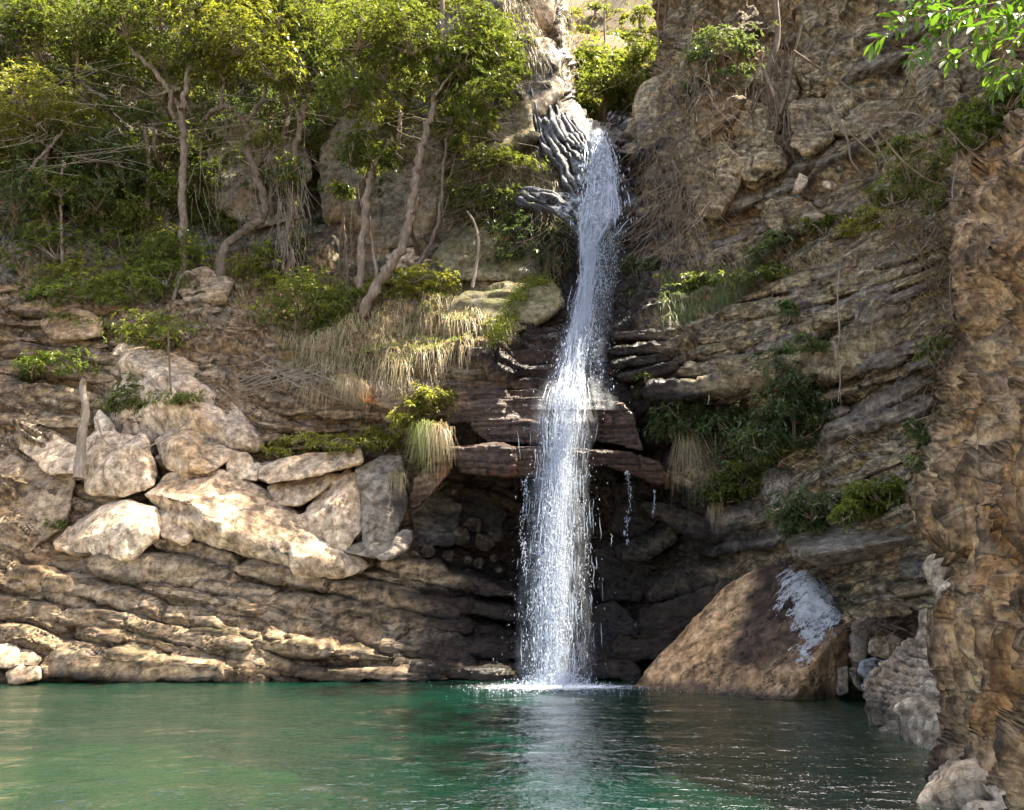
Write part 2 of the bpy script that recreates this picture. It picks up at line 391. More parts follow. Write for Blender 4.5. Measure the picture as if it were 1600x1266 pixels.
for px, col in {
    -700: [(-200, 22), (100, 21), (350, 19), (550, 18), (700, 17), (850, 16), (1000, 15.3), (1300, 15)],
    -250: [(-200, 25), (100, 24), (300, 22.6), (430, 21), (550, 19.6), (700, 18.2), (850, 17.3), (1000, 16.6), (1300, 16)],
    0: [(-200, 27), (0, 26), (200, 25), (350, 23.6), (430, 22.2), (550, 20.8), (700, 19.4), (850, 18.2), (950, 17.6), (1060, 17.0), (1300, 16.8)],
    200: [(-200, 27.6), (0, 26.6), (200, 25.6), (350, 24.2), (440, 22.6), (550, 21), (700, 19.8), (850, 18.5), (950, 17.8), (1060, 17.2), (1300, 17)],
    400: [(-200, 28), (0, 27), (200, 26), (360, 24.8), (450, 22.8), (520, 21), (600, 20.2), (700, 19.8), (850, 18.6), (950, 17.9), (1060, 17.3), (1300, 17.2)],
    600: [(-200, 27.6), (0, 26.4), (200, 25.4), (390, 24.2), (450, 22), (520, 20), (585, 19), (620, 19.4), (720, 19.9), (850, 18.8), (950, 18), (1060, 17.3), (1300, 17.2)],
    750: [(-200, 27), (0, 25), (150, 23.6), (250, 23.2), (390, 22.9), (450, 21.2), (520, 19.6), (590, 18.8), (650, 18.8), (730, 19.8), (850, 19.9), (950, 19), (1060, 17.6), (1300, 17.5)],
    830: [(-200, 28), (0, 25), (150, 23), (250, 22.4), (330, 21.7), (400, 21.6), (480, 20.4), (560, 19.2), (650, 18.6), (740, 19.8), (850, 20.3), (950, 19.6), (1060, 17.9), (1300, 17.8)],
    900: [(-200, 34), (0, 30), (120, 26), (200, 23.6), (250, 22.6), (330, 21.6), (420, 21.4), (500, 20.2), (560, 19.2), (650, 18.6), (740, 19.8), (850, 20.5), (950, 19.8), (1060, 18), (1300, 18)],
    980: [(-200, 60), (0, 52), (120, 40), (190, 26), (250, 23.4), (330, 22), (420, 21.4), (500, 20.2), (560, 19.2), (650, 18.6), (740, 19.8), (850, 20.5), (950, 19.8), (1060, 18), (1300, 18)],
}.items(): LEFT += [(px, py, y) for py, y in col]
RIGHT = []
for px, col in {
    900: [(560, 20.5), (650, 20.5), (760, 21.2), (900, 21), (1060, 19), (1300, 19)],
    980: [(-200, 48), (0, 42), (120, 34), (200, 25.5), (300, 22.6), (400, 21.6), (480, 20.2), (560, 18.9), (620, 18.7), (760, 20), (900, 20), (1060, 18), (1300, 18)],
    1050: [(-300, 24), (-150, 23.6), (0, 23), (120, 22), (250, 21.4), (350, 21), (440, 20.2), (520, 18.4), (600, 18.2), (660, 18.4), (760, 18.7), (900, 18.6), (1060, 17.3), (1300, 17.2)],
    1150: [(-300, 22.6), (-150, 22.4), (0, 22), (120, 21.2), (250, 20.5), (350, 20), (440, 19), (520, 17.5), (600, 17.2), (680, 17.7), (800, 17.2), (900, 17.2), (1060, 16.7), (1300, 16.6)],
    1300: [(-300, 20.8), (-150, 20.6), (0, 20.2), (120, 19.4), (250, 18.6), (370, 17.6), (440, 16.4), (520, 15.6), (600, 15.8), (700, 15.6), (800, 15.4), (900, 15.2), (1060, 15), (1300, 15)],
    1450: [(-300, 18.5), (-150, 18), (0, 17.5), (120, 16.5), (250, 15.6), (370, 14.6), (440, 13.9), (520, 13.6), (600, 13.8), (700, 13.8), (800, 13.6), (900, 13.4), (1060, 13.2), (1300, 13.2)],
    1700: [(-300, 15.5), (0, 14), (250, 12.8), (440, 12), (700, 11.8), (900, 11.8), (1300, 11.8)],
    2100: [(-300, 12.5), (0, 11.5), (250, 10.8), (700, 10), (1300, 10)],
}.items(): RIGHT += [(px, py, y) for py, y in col]
cliffL, CL = sheet('cliff', np.concatenate([np.arange(-700, -20, 12), np.arange(-20, 1012, 3.0)]), np.concatenate([np.arange(-200, -10, 10), np.arange(-10, 1100, 3.0), np.arange(1100, 1300, 14)]), LEFT, M['tan'], dispL, cut=[(-200, 850), (0, 850), (60, 856), (120, 862), (160, 870), (185, 890), (197, 912)], cside=1)
cliffR, CR = sheet('cliff', np.concatenate([np.arange(955, 1560, 3.0), np.arange(1560, 2100, 12)]), np.concatenate([np.arange(-240, -10, 10), np.arange(-10, 1100, 3.0), np.arange(1100, 1300, 14)]), RIGHT, M['brown'], dispR, cut=[(-240, 1070), (0, 1062), (60, 1060), (110, 1045), (140, 1020), (200, 1006)], cside=-1, top=[(1000, -25), (1200, -40), (1350, -110), (1600, -190), (2100, -240)])
# the near face on the right
def dispN(V, px, py):
    wv = fbm(V * .5, 3, 155)
    f1, e1, r1 = facet(V * np.array([1.2, 1.2, .6]) + wv[:, None] * .5, 161, 24)
    f2, e2, r2 = facet(V * np.array([3.4, 3.4, 2.0]) + 3 + wv[:, None], 171, 30)
    f3, e3, r3 = facet(V * np.array([9., 9., 6.]) + 3, 181, 40)
    q = V @ np.array([[1, 0, .35], [0, 1, 0], [-.35, 0, 1]])
    q2 = V * np.array([.8, .8, .28])
    return .30 * fbm(V * .6, 3, 2) + .34 * f1 + .20 * f2 + .06 * f3 + .07 * ridged(q * np.array([1.6, 1.6, .5]), 2, 6) + .02 * ridged(V * 5, 3, 42)
cliffL.data.materials.append(M['wall'])
# grey massive wall behind the trees, layered tan rock below
def splitmat(o, V, qy, thr, ncol, nrow):
    pr = qy.ravel() + 45 * fbm(V * .5, 3, 99)
    f = np.empty(len(o.data.polygons) * 4, np.int32); o.data.polygons.foreach_get('vertices', f); f = f[::4]
    o.data.polygons.foreach_set('material_index', (pr[f] < thr).astype(np.int32))
_nr, _nc = CL[0].shape
splitmat(cliffL, CL[3], CL[1], 425, _nc, _nr)
class Surf:
    """world point of a cliff sheet seen at photo point (px,py)"""
    def __init__(s, C):
        s.xs = C[0][0]; s.ys = C[1][:, 0]; s.V = C[3].reshape(C[0].shape + (3,))
    def __call__(s, px, py):
        i = int(np.clip(np.searchsorted(s.ys, py), 0, len(s.ys) - 1)); j = int(np.clip(np.searchsorted(s.xs, px), 0, len(s.xs) - 1))
        return s.V[i, j].copy()
    def many(s, px, py):
        i = np.clip(np.searchsorted(s.ys, py), 0, len(s.ys) - 1); j = np.clip(np.searchsorted(s.xs, px), 0, len(s.xs) - 1)
        return s.V[i, j].copy()
SL, SR = Surf(CL), Surf(CR)

def wrapsheet(name, rows, smax, slope, bulge, back, mat, dispf, step=3.0, ymin=5.5):
    """a rock face with a silhouette: rows = (py, edge px, depth at the edge); it curls back behind the edge"""
    rows = np.array(rows, float)
    ys = np.arange(rows[0, 0], rows[-1, 0], step)
    e = np.interp(ys, rows[:, 0], rows[:, 1]); Ye = np.interp(ys, rows[:, 0], rows[:, 2])
    k = np.ones(9) / 9
    Ye = np.convolve(np.pad(Ye, 4, 'edge'), k, 'valid')
    s = np.concatenate([-np.linspace(1, 0, 14)[:-1] ** 1.5 * back, np.arange(0, 150, step), np.arange(150, smax, step * 2)])
    qs, qy = np.meshgrid(s, ys)
    px = e[:, None] + np.where(qs > 0, qs, -qs * 14)
    Y = Ye[:, None] + np.where(qs > 0, -bulge * (1 - np.exp(-np.maximum(qs, 0) / 25)) - slope * np.maximum(qs, 0), -qs)
    Y = np.maximum(Y, ymin)
    V = at(px, qy, Y).reshape(-1, 3); F = gridF(len(ys), len(s))
    N = normals(V, F, len(V))
    if N[:, 1].mean() > 0: N *= -1
    V = V + N * dispf(V, px.ravel(), qy.ravel())[:, None]
    o = mesh(name, V, F[:, ::-1].copy(), mat, attrs={'wet': sst(.30, .02, V[:, 2] + .1 * fbm(V, 2, 3)) * .8})
    o['kind'] = 'structure'
    return o, V.reshape(qs.shape + (3,)), px, qy
NEAR = [(-680, 1560, 14.9), (-420, 1545, 14.6), (-250, 1545, 14.4), (0, 1545, 13.6), (110, 1560, 13.2), (180, 1545, 12.8), (260, 1512, 12.4), (340, 1484, 12.0), (400, 1474, 11.8), (450, 1494, 11.6), (520, 1502, 11.4), (600, 1490, 11.2),
        (650, 1482, 11.0), (700, 1462, 10.9), (740, 1426, 10.8), (790, 1421, 10.8), (830, 1446, 10.7), (855, 1480, 10.6), (880, 1510, 10.5), (960, 1516, 10.2), (1020, 1510, 10.0), (1100, 1520, 9.9), (1170, 1520, 9.6), (1205, 1520, 9.3), (1260, 1530, 9.0), (1400, 1540, 8.6)]
cliffN, NV, npx, npy_ = wrapsheet('cliff', NEAR, 700, .0165, .9, 5.0, M['orange'], dispN)
def nsurf(px, py):
    d = (npx - px) ** 2 + (npy_ - py) ** 2 + (np.arange(npx.shape[1])[None] < 13) * 1e6
    return NV.reshape(-1, 3)[d.argmin()].copy()

# ------------------------------------------------------------ boulders and slabs
_ico = {}
def ico(n):
    if n not in _ico:
        bm = bmesh.new(); bmesh.ops.create_icosphere(bm, subdivisions=n, radius=1)
        V = np.array([v.co[:] for v in bm.verts]); V /= np.linalg.norm(V, axis=1, keepdims=True)
        F = np.array([[v.index for v in f.verts] for f in bm.faces]); bm.free(); _ico[n] = (V, F)
    return _ico[n]
def hullshape(P, sub=4, p=22):
    P = np.asarray(P, float); c0 = (P.min(0) + P.max(0)) / 2; sc = (P.max(0) - P.min(0)) / 2 + 1e-4
    Q = (P - c0) / sc; cen = Q.mean(0) * .5
    bm = bmesh.new()
    for q in Q: bm.verts.new(q - cen)
    bmesh.ops.convex_hull(bm, input=bm.verts[:], use_existing_faces=False)
    bm.normal_update()
    pl = []
    for f in sorted(bm.faces, key=lambda f: -f.calc_area()):
        n = np.array(f.normal); d = float(n @ np.array(f.verts[0].co))
        if d < 0: n, d = -n, -d
        if d < .05 or f.calc_area() < 1e-4: continue
        if any(n @ m > .985 and abs(d - e) < .06 for m, e in pl): continue
        pl.append((n, d))
    bm.free()
    D, F = ico(sub)
    A = np.stack([n / d for n, d in pl])
    t = np.maximum(D @ A.T, 0)
    mx = t.max(1); r = 1 / (mx * ((t / mx[:, None]) ** p).sum(1) ** (1 / p))
    return (D * r[:, None] + cen) * sc + c0, F
def polyshape(P, sub=5, bev=.035):
    """crisp rock: convex hull with lightly broken edges, cut finely enough to take relief"""
    P = np.asarray(P, float); size = float(np.median(P.max(0) - P.min(0)))
    bm = bmesh.new()
    for q in P: bm.verts.new(q)
    r = bmesh.ops.convex_hull(bm, input=bm.verts[:], use_existing_faces=False)
    bmesh.ops.delete(bm, geom=[v for v in bm.verts if not v.link_faces], context='VERTS')
    bmesh.ops.dissolve_limit(bm, angle_limit=R(9), verts=bm.verts[:], edges=bm.edges[:])
    bmesh.ops.bevel(bm, geom=bm.edges[:], offset=size * bev, segments=2, profile=.6, affect='EDGES', clamp_overlap=True)
    bmesh.ops.triangulate(bm, faces=bm.faces[:])
    bmesh.ops.remove_doubles(bm, verts=bm.verts[:], dist=size * .004)
    area = sum(f.calc_area() for f in bm.faces); target = {3: 900, 4: 3000, 5: 9000, 6: 26000}[sub]
    Lm = math.sqrt(area / target * 2.3)
    for _ in range(9):
        es = [e for e in bm.edges if e.calc_length() > Lm * 1.35]
        if not es: break
        bmesh.ops.subdivide_edges(bm, edges=es, cuts=1, use_grid_fill=False)
        bmesh.ops.triangulate(bm, faces=[f for f in bm.faces if len(f.verts) > 3], quad_method='SHORT_EDGE')
    bmesh.ops.recalc_face_normals(bm, faces=bm.faces[:])
    bm.verts.index_update()
    V = np.array([v.co[:] for v in bm.verts]); F = np.array([[v.index for v in f.verts] for f in bm.faces]); bm.free()
    return V, F
def roughen(V, F, size, s, fac=.10, fine=.03, bed=None, bedamp=0, T=.14):
    N = normals(V, F, len(V))
    if (N * (V - V.mean(0))).sum() < 0: N = -N
    k = 2.2 / size
    f1, e1, _ = facet(V * k + s, s + 7, 55)
    d = fac * size * .5 * f1 + fac * size * .35 * fbm(V * k * .8 + s, 3, s) + fine * size * .5 * ridged(V * k * 3, 4, s + 2)
    if bedamp:
        b = V[:, 2] - bed * V[:, 0] + .1 * fbm(V * .9, 3, 8)
        d += bedamp * (strata(b, V[:, 0] + .5 * V[:, 1], T, s + 4, .9) - .3)
    return V + N * d[:, None]
def hullrock(name, out, mat, depth=1.0, ridge=(), sub=4, shrink=.85, p=22, fac=.09, fine=.03, bed=None, bedamp=0, parent=None, label=None, cat='boulder', group=None, seed=None, extra=None, T=.14, push=0):
    out = np.array(out, float)
    ridge = np.array(ridge, float).reshape(-1, 3)
    if push: out[:, 2] -= push; ridge[:, 2] -= push; depth += push
    P = at(out[:, 0], out[:, 1], out[:, 2]); c = out.mean(0)
    B = out.copy(); B[:, :2] = c[:2] + (B[:, :2] - c[:2]) * shrink; B[:, 2] += depth
    P = np.concatenate([P, at(B[:, 0], B[:, 1], B[:, 2])] + ([at(*np.array(ridge, float).T)] if len(ridge) else []))
    V, F = hullshape(P, sub, p) if p < 50 else polyshape(P, sub)
    size = float(np.median(P.max(0) - P.min(0)))
    sd_ = seed if seed is not None else int(abs(out[0, 0] * 7 + out[0, 1] * 3)) % 997
    V = roughen(V, F, size, sd_, fac, fine, bed, bedamp, T)
    at_ = {'wet': rock_attrs(V)}
    if extra: at_.update(extra(V))
    o = mesh(name, V, F, mat, parent=parent, attrs=at_)
    if label: finish(o, label, cat, group)
    return o
def slab(secs, Y, depth, mat, parent, name='rock_slab', nx=None, seed=None, fac=.07, bedamp=.03, T=.11, flat=11.0, tilt=.25, taper=True, label=None, cat=None):
    """a long bed of rock: secs = (px, top py, bottom py) along its front, Y = depth at both ends"""
    secs = np.array(secs, float); n = len(secs)
    Yk = np.interp(secs[:, 0], secs[[0, -1], 0], Y) if np.size(Y) == 2 else np.array(Y, float)
    seed = seed if seed is not None else int(abs(secs[0, 0] * 5 + secs[0, 1] * 11)) % 991
    Lp = np.hypot(np.diff(secs[:, 0]), np.diff(secs[:, 1])).sum()
    nx = nx or int(np.clip(Lp / 3.0, 14, 150)); u = np.linspace(0, 1, nx)
    arc = np.concatenate([[0], np.cumsum(np.hypot(np.diff(secs[:, 0]), np.diff(secs[:, 1])))]); arc /= arc[-1]
    px = np.interp(u, arc, secs[:, 0]); tp = np.interp(u, arc, secs[:, 1]); bt = np.interp(u, arc, secs[:, 2]); yy = np.interp(u, arc, Yk)
    w = np.ones(5) / 5
    for a in (tp, bt): a[:] = np.convolve(np.pad(a, 2, 'edge'), w, 'valid')
    e = np.minimum(u, 1 - u) * Lp
    tk = np.clip(e / 12, 0, 1) ** .5 if taper else np.ones(nx)
    mid = (tp + bt) / 2; tp = mid + (tp - mid) * (.12 + .88 * tk); bt = mid + (bt - mid) * (.12 + .88 * tk)
    T_ = at(px, tp, yy); B_ = at(px, bt, yy)
    C = (T_ + B_) / 2; H = (T_[:, 2] - B_[:, 2]) / 2
    m = 28; th = np.linspace(0, 2 * math.pi, m, endpoint=False)
    ca, sa = np.cos(th), np.sin(th); q = (np.abs(ca) ** flat + np.abs(sa) ** flat) ** (-1 / flat)
    dd = depth / 2 * (.3 + .7 * tk)
    V = np.zeros((nx, m, 3))
    V[:, :, 0] = C[:, 0:1]
    V[:, :, 1] = C[:, 1:2] + dd[:, None] + dd[:, None] * (q * -ca)[None] 
    V[:, :, 2] = C[:, 2:3] + H[:, None] * (q * sa)[None] + tilt * (V[:, :, 1] - C[:, 1:2]) * .6
    V = V.reshape(-1, 3)
    i = np.arange(nx - 1)[:, None] * m; j = np.arange(m)[None]; j2 = (j + 1) % m
    F = np.stack([(i + j).ravel(), (i + j2).ravel(), (i + m + j2).ravel(), (i + m + j).ravel()], -1)
    n0 = len(V); V = np.concatenate([V, V[:m].mean(0, keepdims=True), V[-m:].mean(0, keepdims=True)])
    e1 = np.stack([np.full(m, n0), (np.arange(m) + 1) % m, np.arange(m), np.arange(m)], -1)
    k0 = (nx - 1) * m
    tri = [[n0, (a + 1) % m, a] for a in range(m)] + [[n0 + 1, k0 + a, k0 + (a + 1) % m] for a in range(m)]
    N = normals(V, F, len(V))
    if (N[:-2] * (V[:-2] - np.repeat(C, m, 0))).sum() < 0: N = -N
    size = max(float(np.median(H)) * 2, .15)
    f1, e1_, _ = facet(V / max(size, .3) * np.array([.7, 1, 1.2]) + seed, seed, 60)
    f2, e2_, _ = facet(V * np.array([1.0, 1.4, 2.0]) + seed, seed + 9)
    d = fac * 2.2 * size * f1 + .07 * f2 - .04 * e2_ + .03 * fbm(V * 2.5, 4, seed)
    if bedamp:
        g = np.interp(px, secs[:, 0], np.gradient((secs[:, 1] + secs[:, 2]) / 2, secs[:, 0])) if n > 1 else np.zeros(nx)
        b = V[:, 2] - np.append(np.repeat(C[:, 2], m), [C[0, 2], C[-1, 2]]) + .06 * fbm(V * 1.2, 3, 8)
        d += bedamp * (strata(b + 5, V[:, 0] * 1.0, T, seed, .8) - .3)
    V = V + N * np.minimum(d, .4)[:, None]
    faces = F.tolist() + tri
    o = mesh(name, V, faces, mat, parent=parent, attrs={'wet': rock_attrs(V)})
    if label: finish(o, label, cat)
    return o
# ---- the big triangular boulder on the right, with its white crust
def crust(V):
    d = V - CAM
    cz = d[:, 1] * CP + d[:, 2] * SP; v = (d[:, 2] * CP - d[:, 1] * SP) / cz; u = d[:, 0] / cz
    px = 800 + FPX * u; py = 633 - FPX * v
    # shape of the crust on the rock face, in boulder terms: a wedge widening downwards from the crest
    poly = [(1228, 890), (1262, 878), (1292, 912), (1318, 962), (1300, 985), (1282, 1000), (1262, 1030), (1247, 1022), (1256, 990), (1236, 965), (1236, 935), (1215, 945), (1222, 915)]
    x = np.array([p[0] for p in poly], float); y = np.array([p[1] for p in poly], float)
    ins = np.zeros(len(V), bool); dist = np.full(len(V), 1e9)
    for a in range(len(poly)):
        b = (a + 1) % len(poly)
        c = ((y[a] > py) != (y[b] > py)) & (px < (x[b] - x[a]) * (py - y[a]) / (y[b] - y[a] + 1e-9) + x[a]); ins ^= c
        ex, ey = x[b] - x[a], y[b] - y[a]; tt = np.clip(((px - x[a]) * ex + (py - y[a]) * ey) / (ex * ex + ey * ey), 0, 1)
        dist = np.minimum(dist, np.hypot(px - x[a] - tt * ex, py - y[a] - tt * ey))
    return {'crust': np.clip(.52 + np.where(ins, dist, -dist) / 50, 0, 1), 'm_dark_stone': sst(1125, 1175, px + (py - 980) * .3 + 14 * fbm(V * 2, 3, 8)) * (1 - .6 * sst(1000, 1060, py + (px - 1200) * .3 + 18 * fbm(V * 1.5, 3, 18))), 'wet': sst(.22, .05, V[:, 2] + .08 * fbm(V * 2, 3, 5)) * .8}
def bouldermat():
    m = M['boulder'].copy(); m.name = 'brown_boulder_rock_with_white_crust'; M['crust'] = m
    t = NT.__new__(NT); t.m = m; t.t = m.node_tree; t.n = t.t.nodes; t.l = t.t.links; t.b = t.n['Principled BSDF']
    src = t.b.inputs['Base Color'].links[0].from_socket
    side = t.N('Attribute', attribute_name='m_dark_stone').outputs['Fac']; cr = t.N('Attribute', attribute_name='crust').outputs['Fac']
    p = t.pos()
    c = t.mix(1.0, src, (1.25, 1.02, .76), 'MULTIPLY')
    dk = t.math('MULTIPLY', side, t.ramp(t.noise(p, 1.5, 4), [(.3, .95), (.65, .75)]))  # stone darker and greyer right of the tan face
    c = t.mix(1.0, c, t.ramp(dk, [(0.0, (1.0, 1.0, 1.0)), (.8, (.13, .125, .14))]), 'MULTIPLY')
    g = t.noise(t.mapped(p, (2.4, 2.4, .42), (0, -.42, 0)), 4.0, 6, .72)
    k = t.ramp(t.math('ADD', cr, t.math('MULTIPLY', t.math('SUBTRACT', g, .5), 2.6)), [(.50, 0.0), (.60, .9)])
    c = t.mix(k, c, t.mix(1.0, (.50, .48, .45), t.ramp(t.noise(p, 6, 6, .75), [(.35, .55), (.6, 1.15)]), 'MULTIPLY'))
    sk = t.ramp(t.noise(t.mapped(p, (.3, 1, 1.5), (0, .52, 0)), 2.2, 4, .6, .2), [(.482, 0.0), (.5, .9), (.518, 0.0)])
    c = t.mix(1.0, c, t.ramp(sk, [(0.0, 1.0), (.9, .15)]), 'MULTIPLY')
    t.L(c, t.b.inputs['Base Color'])
    return m
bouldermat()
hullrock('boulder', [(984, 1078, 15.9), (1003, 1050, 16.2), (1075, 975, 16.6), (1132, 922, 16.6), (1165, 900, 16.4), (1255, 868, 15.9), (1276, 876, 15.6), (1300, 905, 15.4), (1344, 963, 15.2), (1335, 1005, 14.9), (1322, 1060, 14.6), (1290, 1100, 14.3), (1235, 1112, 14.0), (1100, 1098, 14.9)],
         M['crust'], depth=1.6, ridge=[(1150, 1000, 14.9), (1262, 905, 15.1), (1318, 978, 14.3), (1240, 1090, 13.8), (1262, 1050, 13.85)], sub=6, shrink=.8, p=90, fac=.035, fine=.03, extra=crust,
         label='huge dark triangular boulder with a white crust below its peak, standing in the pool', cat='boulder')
hullrock('boulder', [(1292, 893, 15.3), (1306, 886, 15.4), (1325, 893, 15.4), (1356, 918, 15.2), (1354, 945, 15.1), (1338, 966, 15.1), (1318, 935, 15.0)], M['pale'], depth=.8, sub=4, fac=.05,
         label='small pale pinkish rock leaning behind the right shoulder of the triangular boulder')
hullrock('rock_slab', [(1226, 848, 15.2), (1240, 834, 15.4), (1388, 797, 14.9), (1450, 798, 14.5), (1478, 828, 13.4), (1452, 850, 13.6), (1292, 888, 14.5), (1238, 872, 14.8)], M['slab'], depth=1.0, ridge=[(1258, 868, 14.1), (1340, 856, 13.7), (1410, 842, 13.35), (1472, 830, 13.15)], sub=6, fac=.012, fine=.015, p=90, shrink=.95, bed=.25, bedamp=.012,
         label='long flat grey slab lying above the triangular boulder, left of the orange cliff', cat='rock slab')
hullrock('rock', [(1437, 846, 13.5), (1468, 833, 13.4), (1492, 850, 13.2), (1485, 860, 13.2), (1442, 856, 13.4)], M['slab'], depth=.5, sub=3, label='thin grey rock chip tucked under the right end of the long flat slab', cat='rock')
# rubble heap right of the big boulder
RUB = [([(1333, 975), (1355, 972), (1362, 1005), (1352, 1040), (1332, 1034)], 14.0, 'slab', 'tall dark upright stone at the left of the rubble beside the triangular boulder'),
       ([(1362, 1000), (1392, 990), (1420, 1004), (1414, 1022), (1392, 1034), (1358, 1020)], 13.3, 'pale', 'pale brown wedge stone in the middle of the rubble heap'),
       ([(1345, 1035), (1368, 1028), (1387, 1038), (1380, 1056), (1356, 1063), (1340, 1052)], 13.1, 'grey', 'blue grey angular stone near the front of the rubble heap'),
       ([(1311, 1047), (1324, 1042), (1325, 1082), (1311, 1084)], 13.8, 'slab', 'narrow upright stone against the foot of the triangular boulder'),
       ([(1326, 1046), (1338, 1044), (1356, 1078), (1350, 1082), (1336, 1070)], 13.7, 'slab', 'thin stone leaning diagonally just above the waterline'),
       ([(1328, 1022), (1345, 1020), (1348, 1040), (1332, 1044)], 14.1, 'slab', 'small dark block wedged between the upright stones of the rubble'),
       ([(1352, 1060), (1376, 1062), (1378, 1076), (1350, 1077)], 13.4, 'grey', 'low flat stone at the very edge of the water below the rubble'),
       ([(1412, 1010), (1432, 1004), (1444, 1020), (1428, 1034), (1410, 1030)], 13.6, 'slab', 'rounded stone at the right end of the rubble heap'),
       ([(1384, 1040), (1402, 1032), (1412, 1048), (1396, 1062)], 13.3, 'grey', 'small grey stone between the wedge stone and the pale near rocks'),
       ([(1372, 975), (1398, 972), (1400, 992), (1376, 998)], 14.1, 'brown', 'brown stone half buried under the driftwood twigs'),
       ([(1404, 960), (1436, 955), (1440, 978), (1410, 990)], 14.0, 'brown', 'brown rounded stone above the rubble, right of the driftwood')]
M['grey'] = rockmat('blue_grey_stone', (.12, .12, .12), (.25, .25, .25), (.40, .40, .39), bump=.4, moss=0, stain_amt=.15)
for o_, Y_, m_, lab in RUB:
    hullrock('stone', [(x, y, Y_ + random.uniform(-.1, .15)) for x, y in o_], M[m_], depth=.55, sub=4, fac=.12, fine=.04, p=60, shrink=.95, push=.1, label=lab, cat='stone', group='rubble stones beside the big boulder')
hullrock('boulder', [(1446, 950, 13.0), (1466, 944, 13.0), (1482, 960, 12.9), (1480, 996, 12.8), (1452, 1000, 12.9), (1444, 975, 13.0)], M['brown'], depth=.7, sub=4, label='round brown boulder with a pale curved rock clasping its left side', cat='boulder')
hullrock('rock', [(1436, 950, 13.1), (1452, 944, 13.0), (1447, 968, 12.9), (1455, 1002, 12.85), (1432, 1008, 13.0), (1440, 980, 13.0)], M['pale'], depth=.35, sub=4, fac=.12, label='thin pale curved rock on the left side of the round brown boulder', cat='rock')
# pale veined rocks at the foot of the orange cliff
hullrock('rock_outcrop', [(1456, 880, 11.9), (1475, 864, 11.9), (1506, 860, 11.6), (1530, 885, 11.2), (1535, 955, 10.9), (1505, 985, 10.9), (1478, 955, 11.3), (1462, 915, 11.7)], M['pale'], depth=1.4, sub=5, fac=.2, fine=.08, label='pale knobbly outcrop on the edge of the orange cliff above the brown boulder', cat='rock outcrop')
hullrock('rock_outcrop', [(1360, 1078, 12.0), (1392, 1040, 12.0), (1440, 1008, 11.8), (1486, 1000, 11.4), (1520, 1040, 10.6), (1520, 1120, 10.2), (1455, 1150, 10.4), (1395, 1155, 11.0), (1368, 1120, 11.6)], M['pale'], depth=1.6, sub=6, ridge=[(1450, 1075, 10.7), (1410, 1110, 10.9)], fac=.16, fine=.09, bed=-.5, bedamp=.05, label='largest pale veined rock sloping into the water at the foot of the orange cliff', cat='rock outcrop')
hullrock('rock_outcrop', [(1405, 1110, 10.6), (1448, 1092, 10.2), (1476, 1100, 9.9), (1478, 1150, 9.6), (1455, 1182, 9.7), (1438, 1186, 9.9), (1408, 1150, 10.5)], M['pale'], depth=1.0, sub=5, fac=.16, fine=.08, label='blocky pale rock in front of the veined rock, its foot in the pool', cat='rock outcrop')
hullrock('rock_outcrop', [(1486, 1085, 9.8), (1530, 1060, 9.4), (1560, 1110, 9.0), (1540, 1185, 8.9), (1490, 1195, 9.3), (1466, 1180, 9.5), (1470, 1130, 9.7)], M['orange'], depth=1.2, sub=5, fac=.16, fine=.08, label='orange brown ribbed outcrop just right of the blocky pale rock', cat='rock outcrop')
hullrock('rock_outcrop', [(1443, 1238, 7.9), (1472, 1206, 8.1), (1500, 1206, 7.9), (1530, 1180, 7.6), (1600, 1142, 7.3), (1700, 1130, 7.0), (1720, 1330, 6.4), (1560, 1320, 6.7), (1452, 1275, 7.3)], M['pale'], depth=1.3, ridge=[(1500, 1222, 7.4), (1560, 1200, 7.0), (1620, 1180, 6.7)], sub=6, fac=.16, fine=.08, bed=.6, bedamp=.04, label='low tan rock at the pool edge in the lower right corner', cat='rock outcrop')

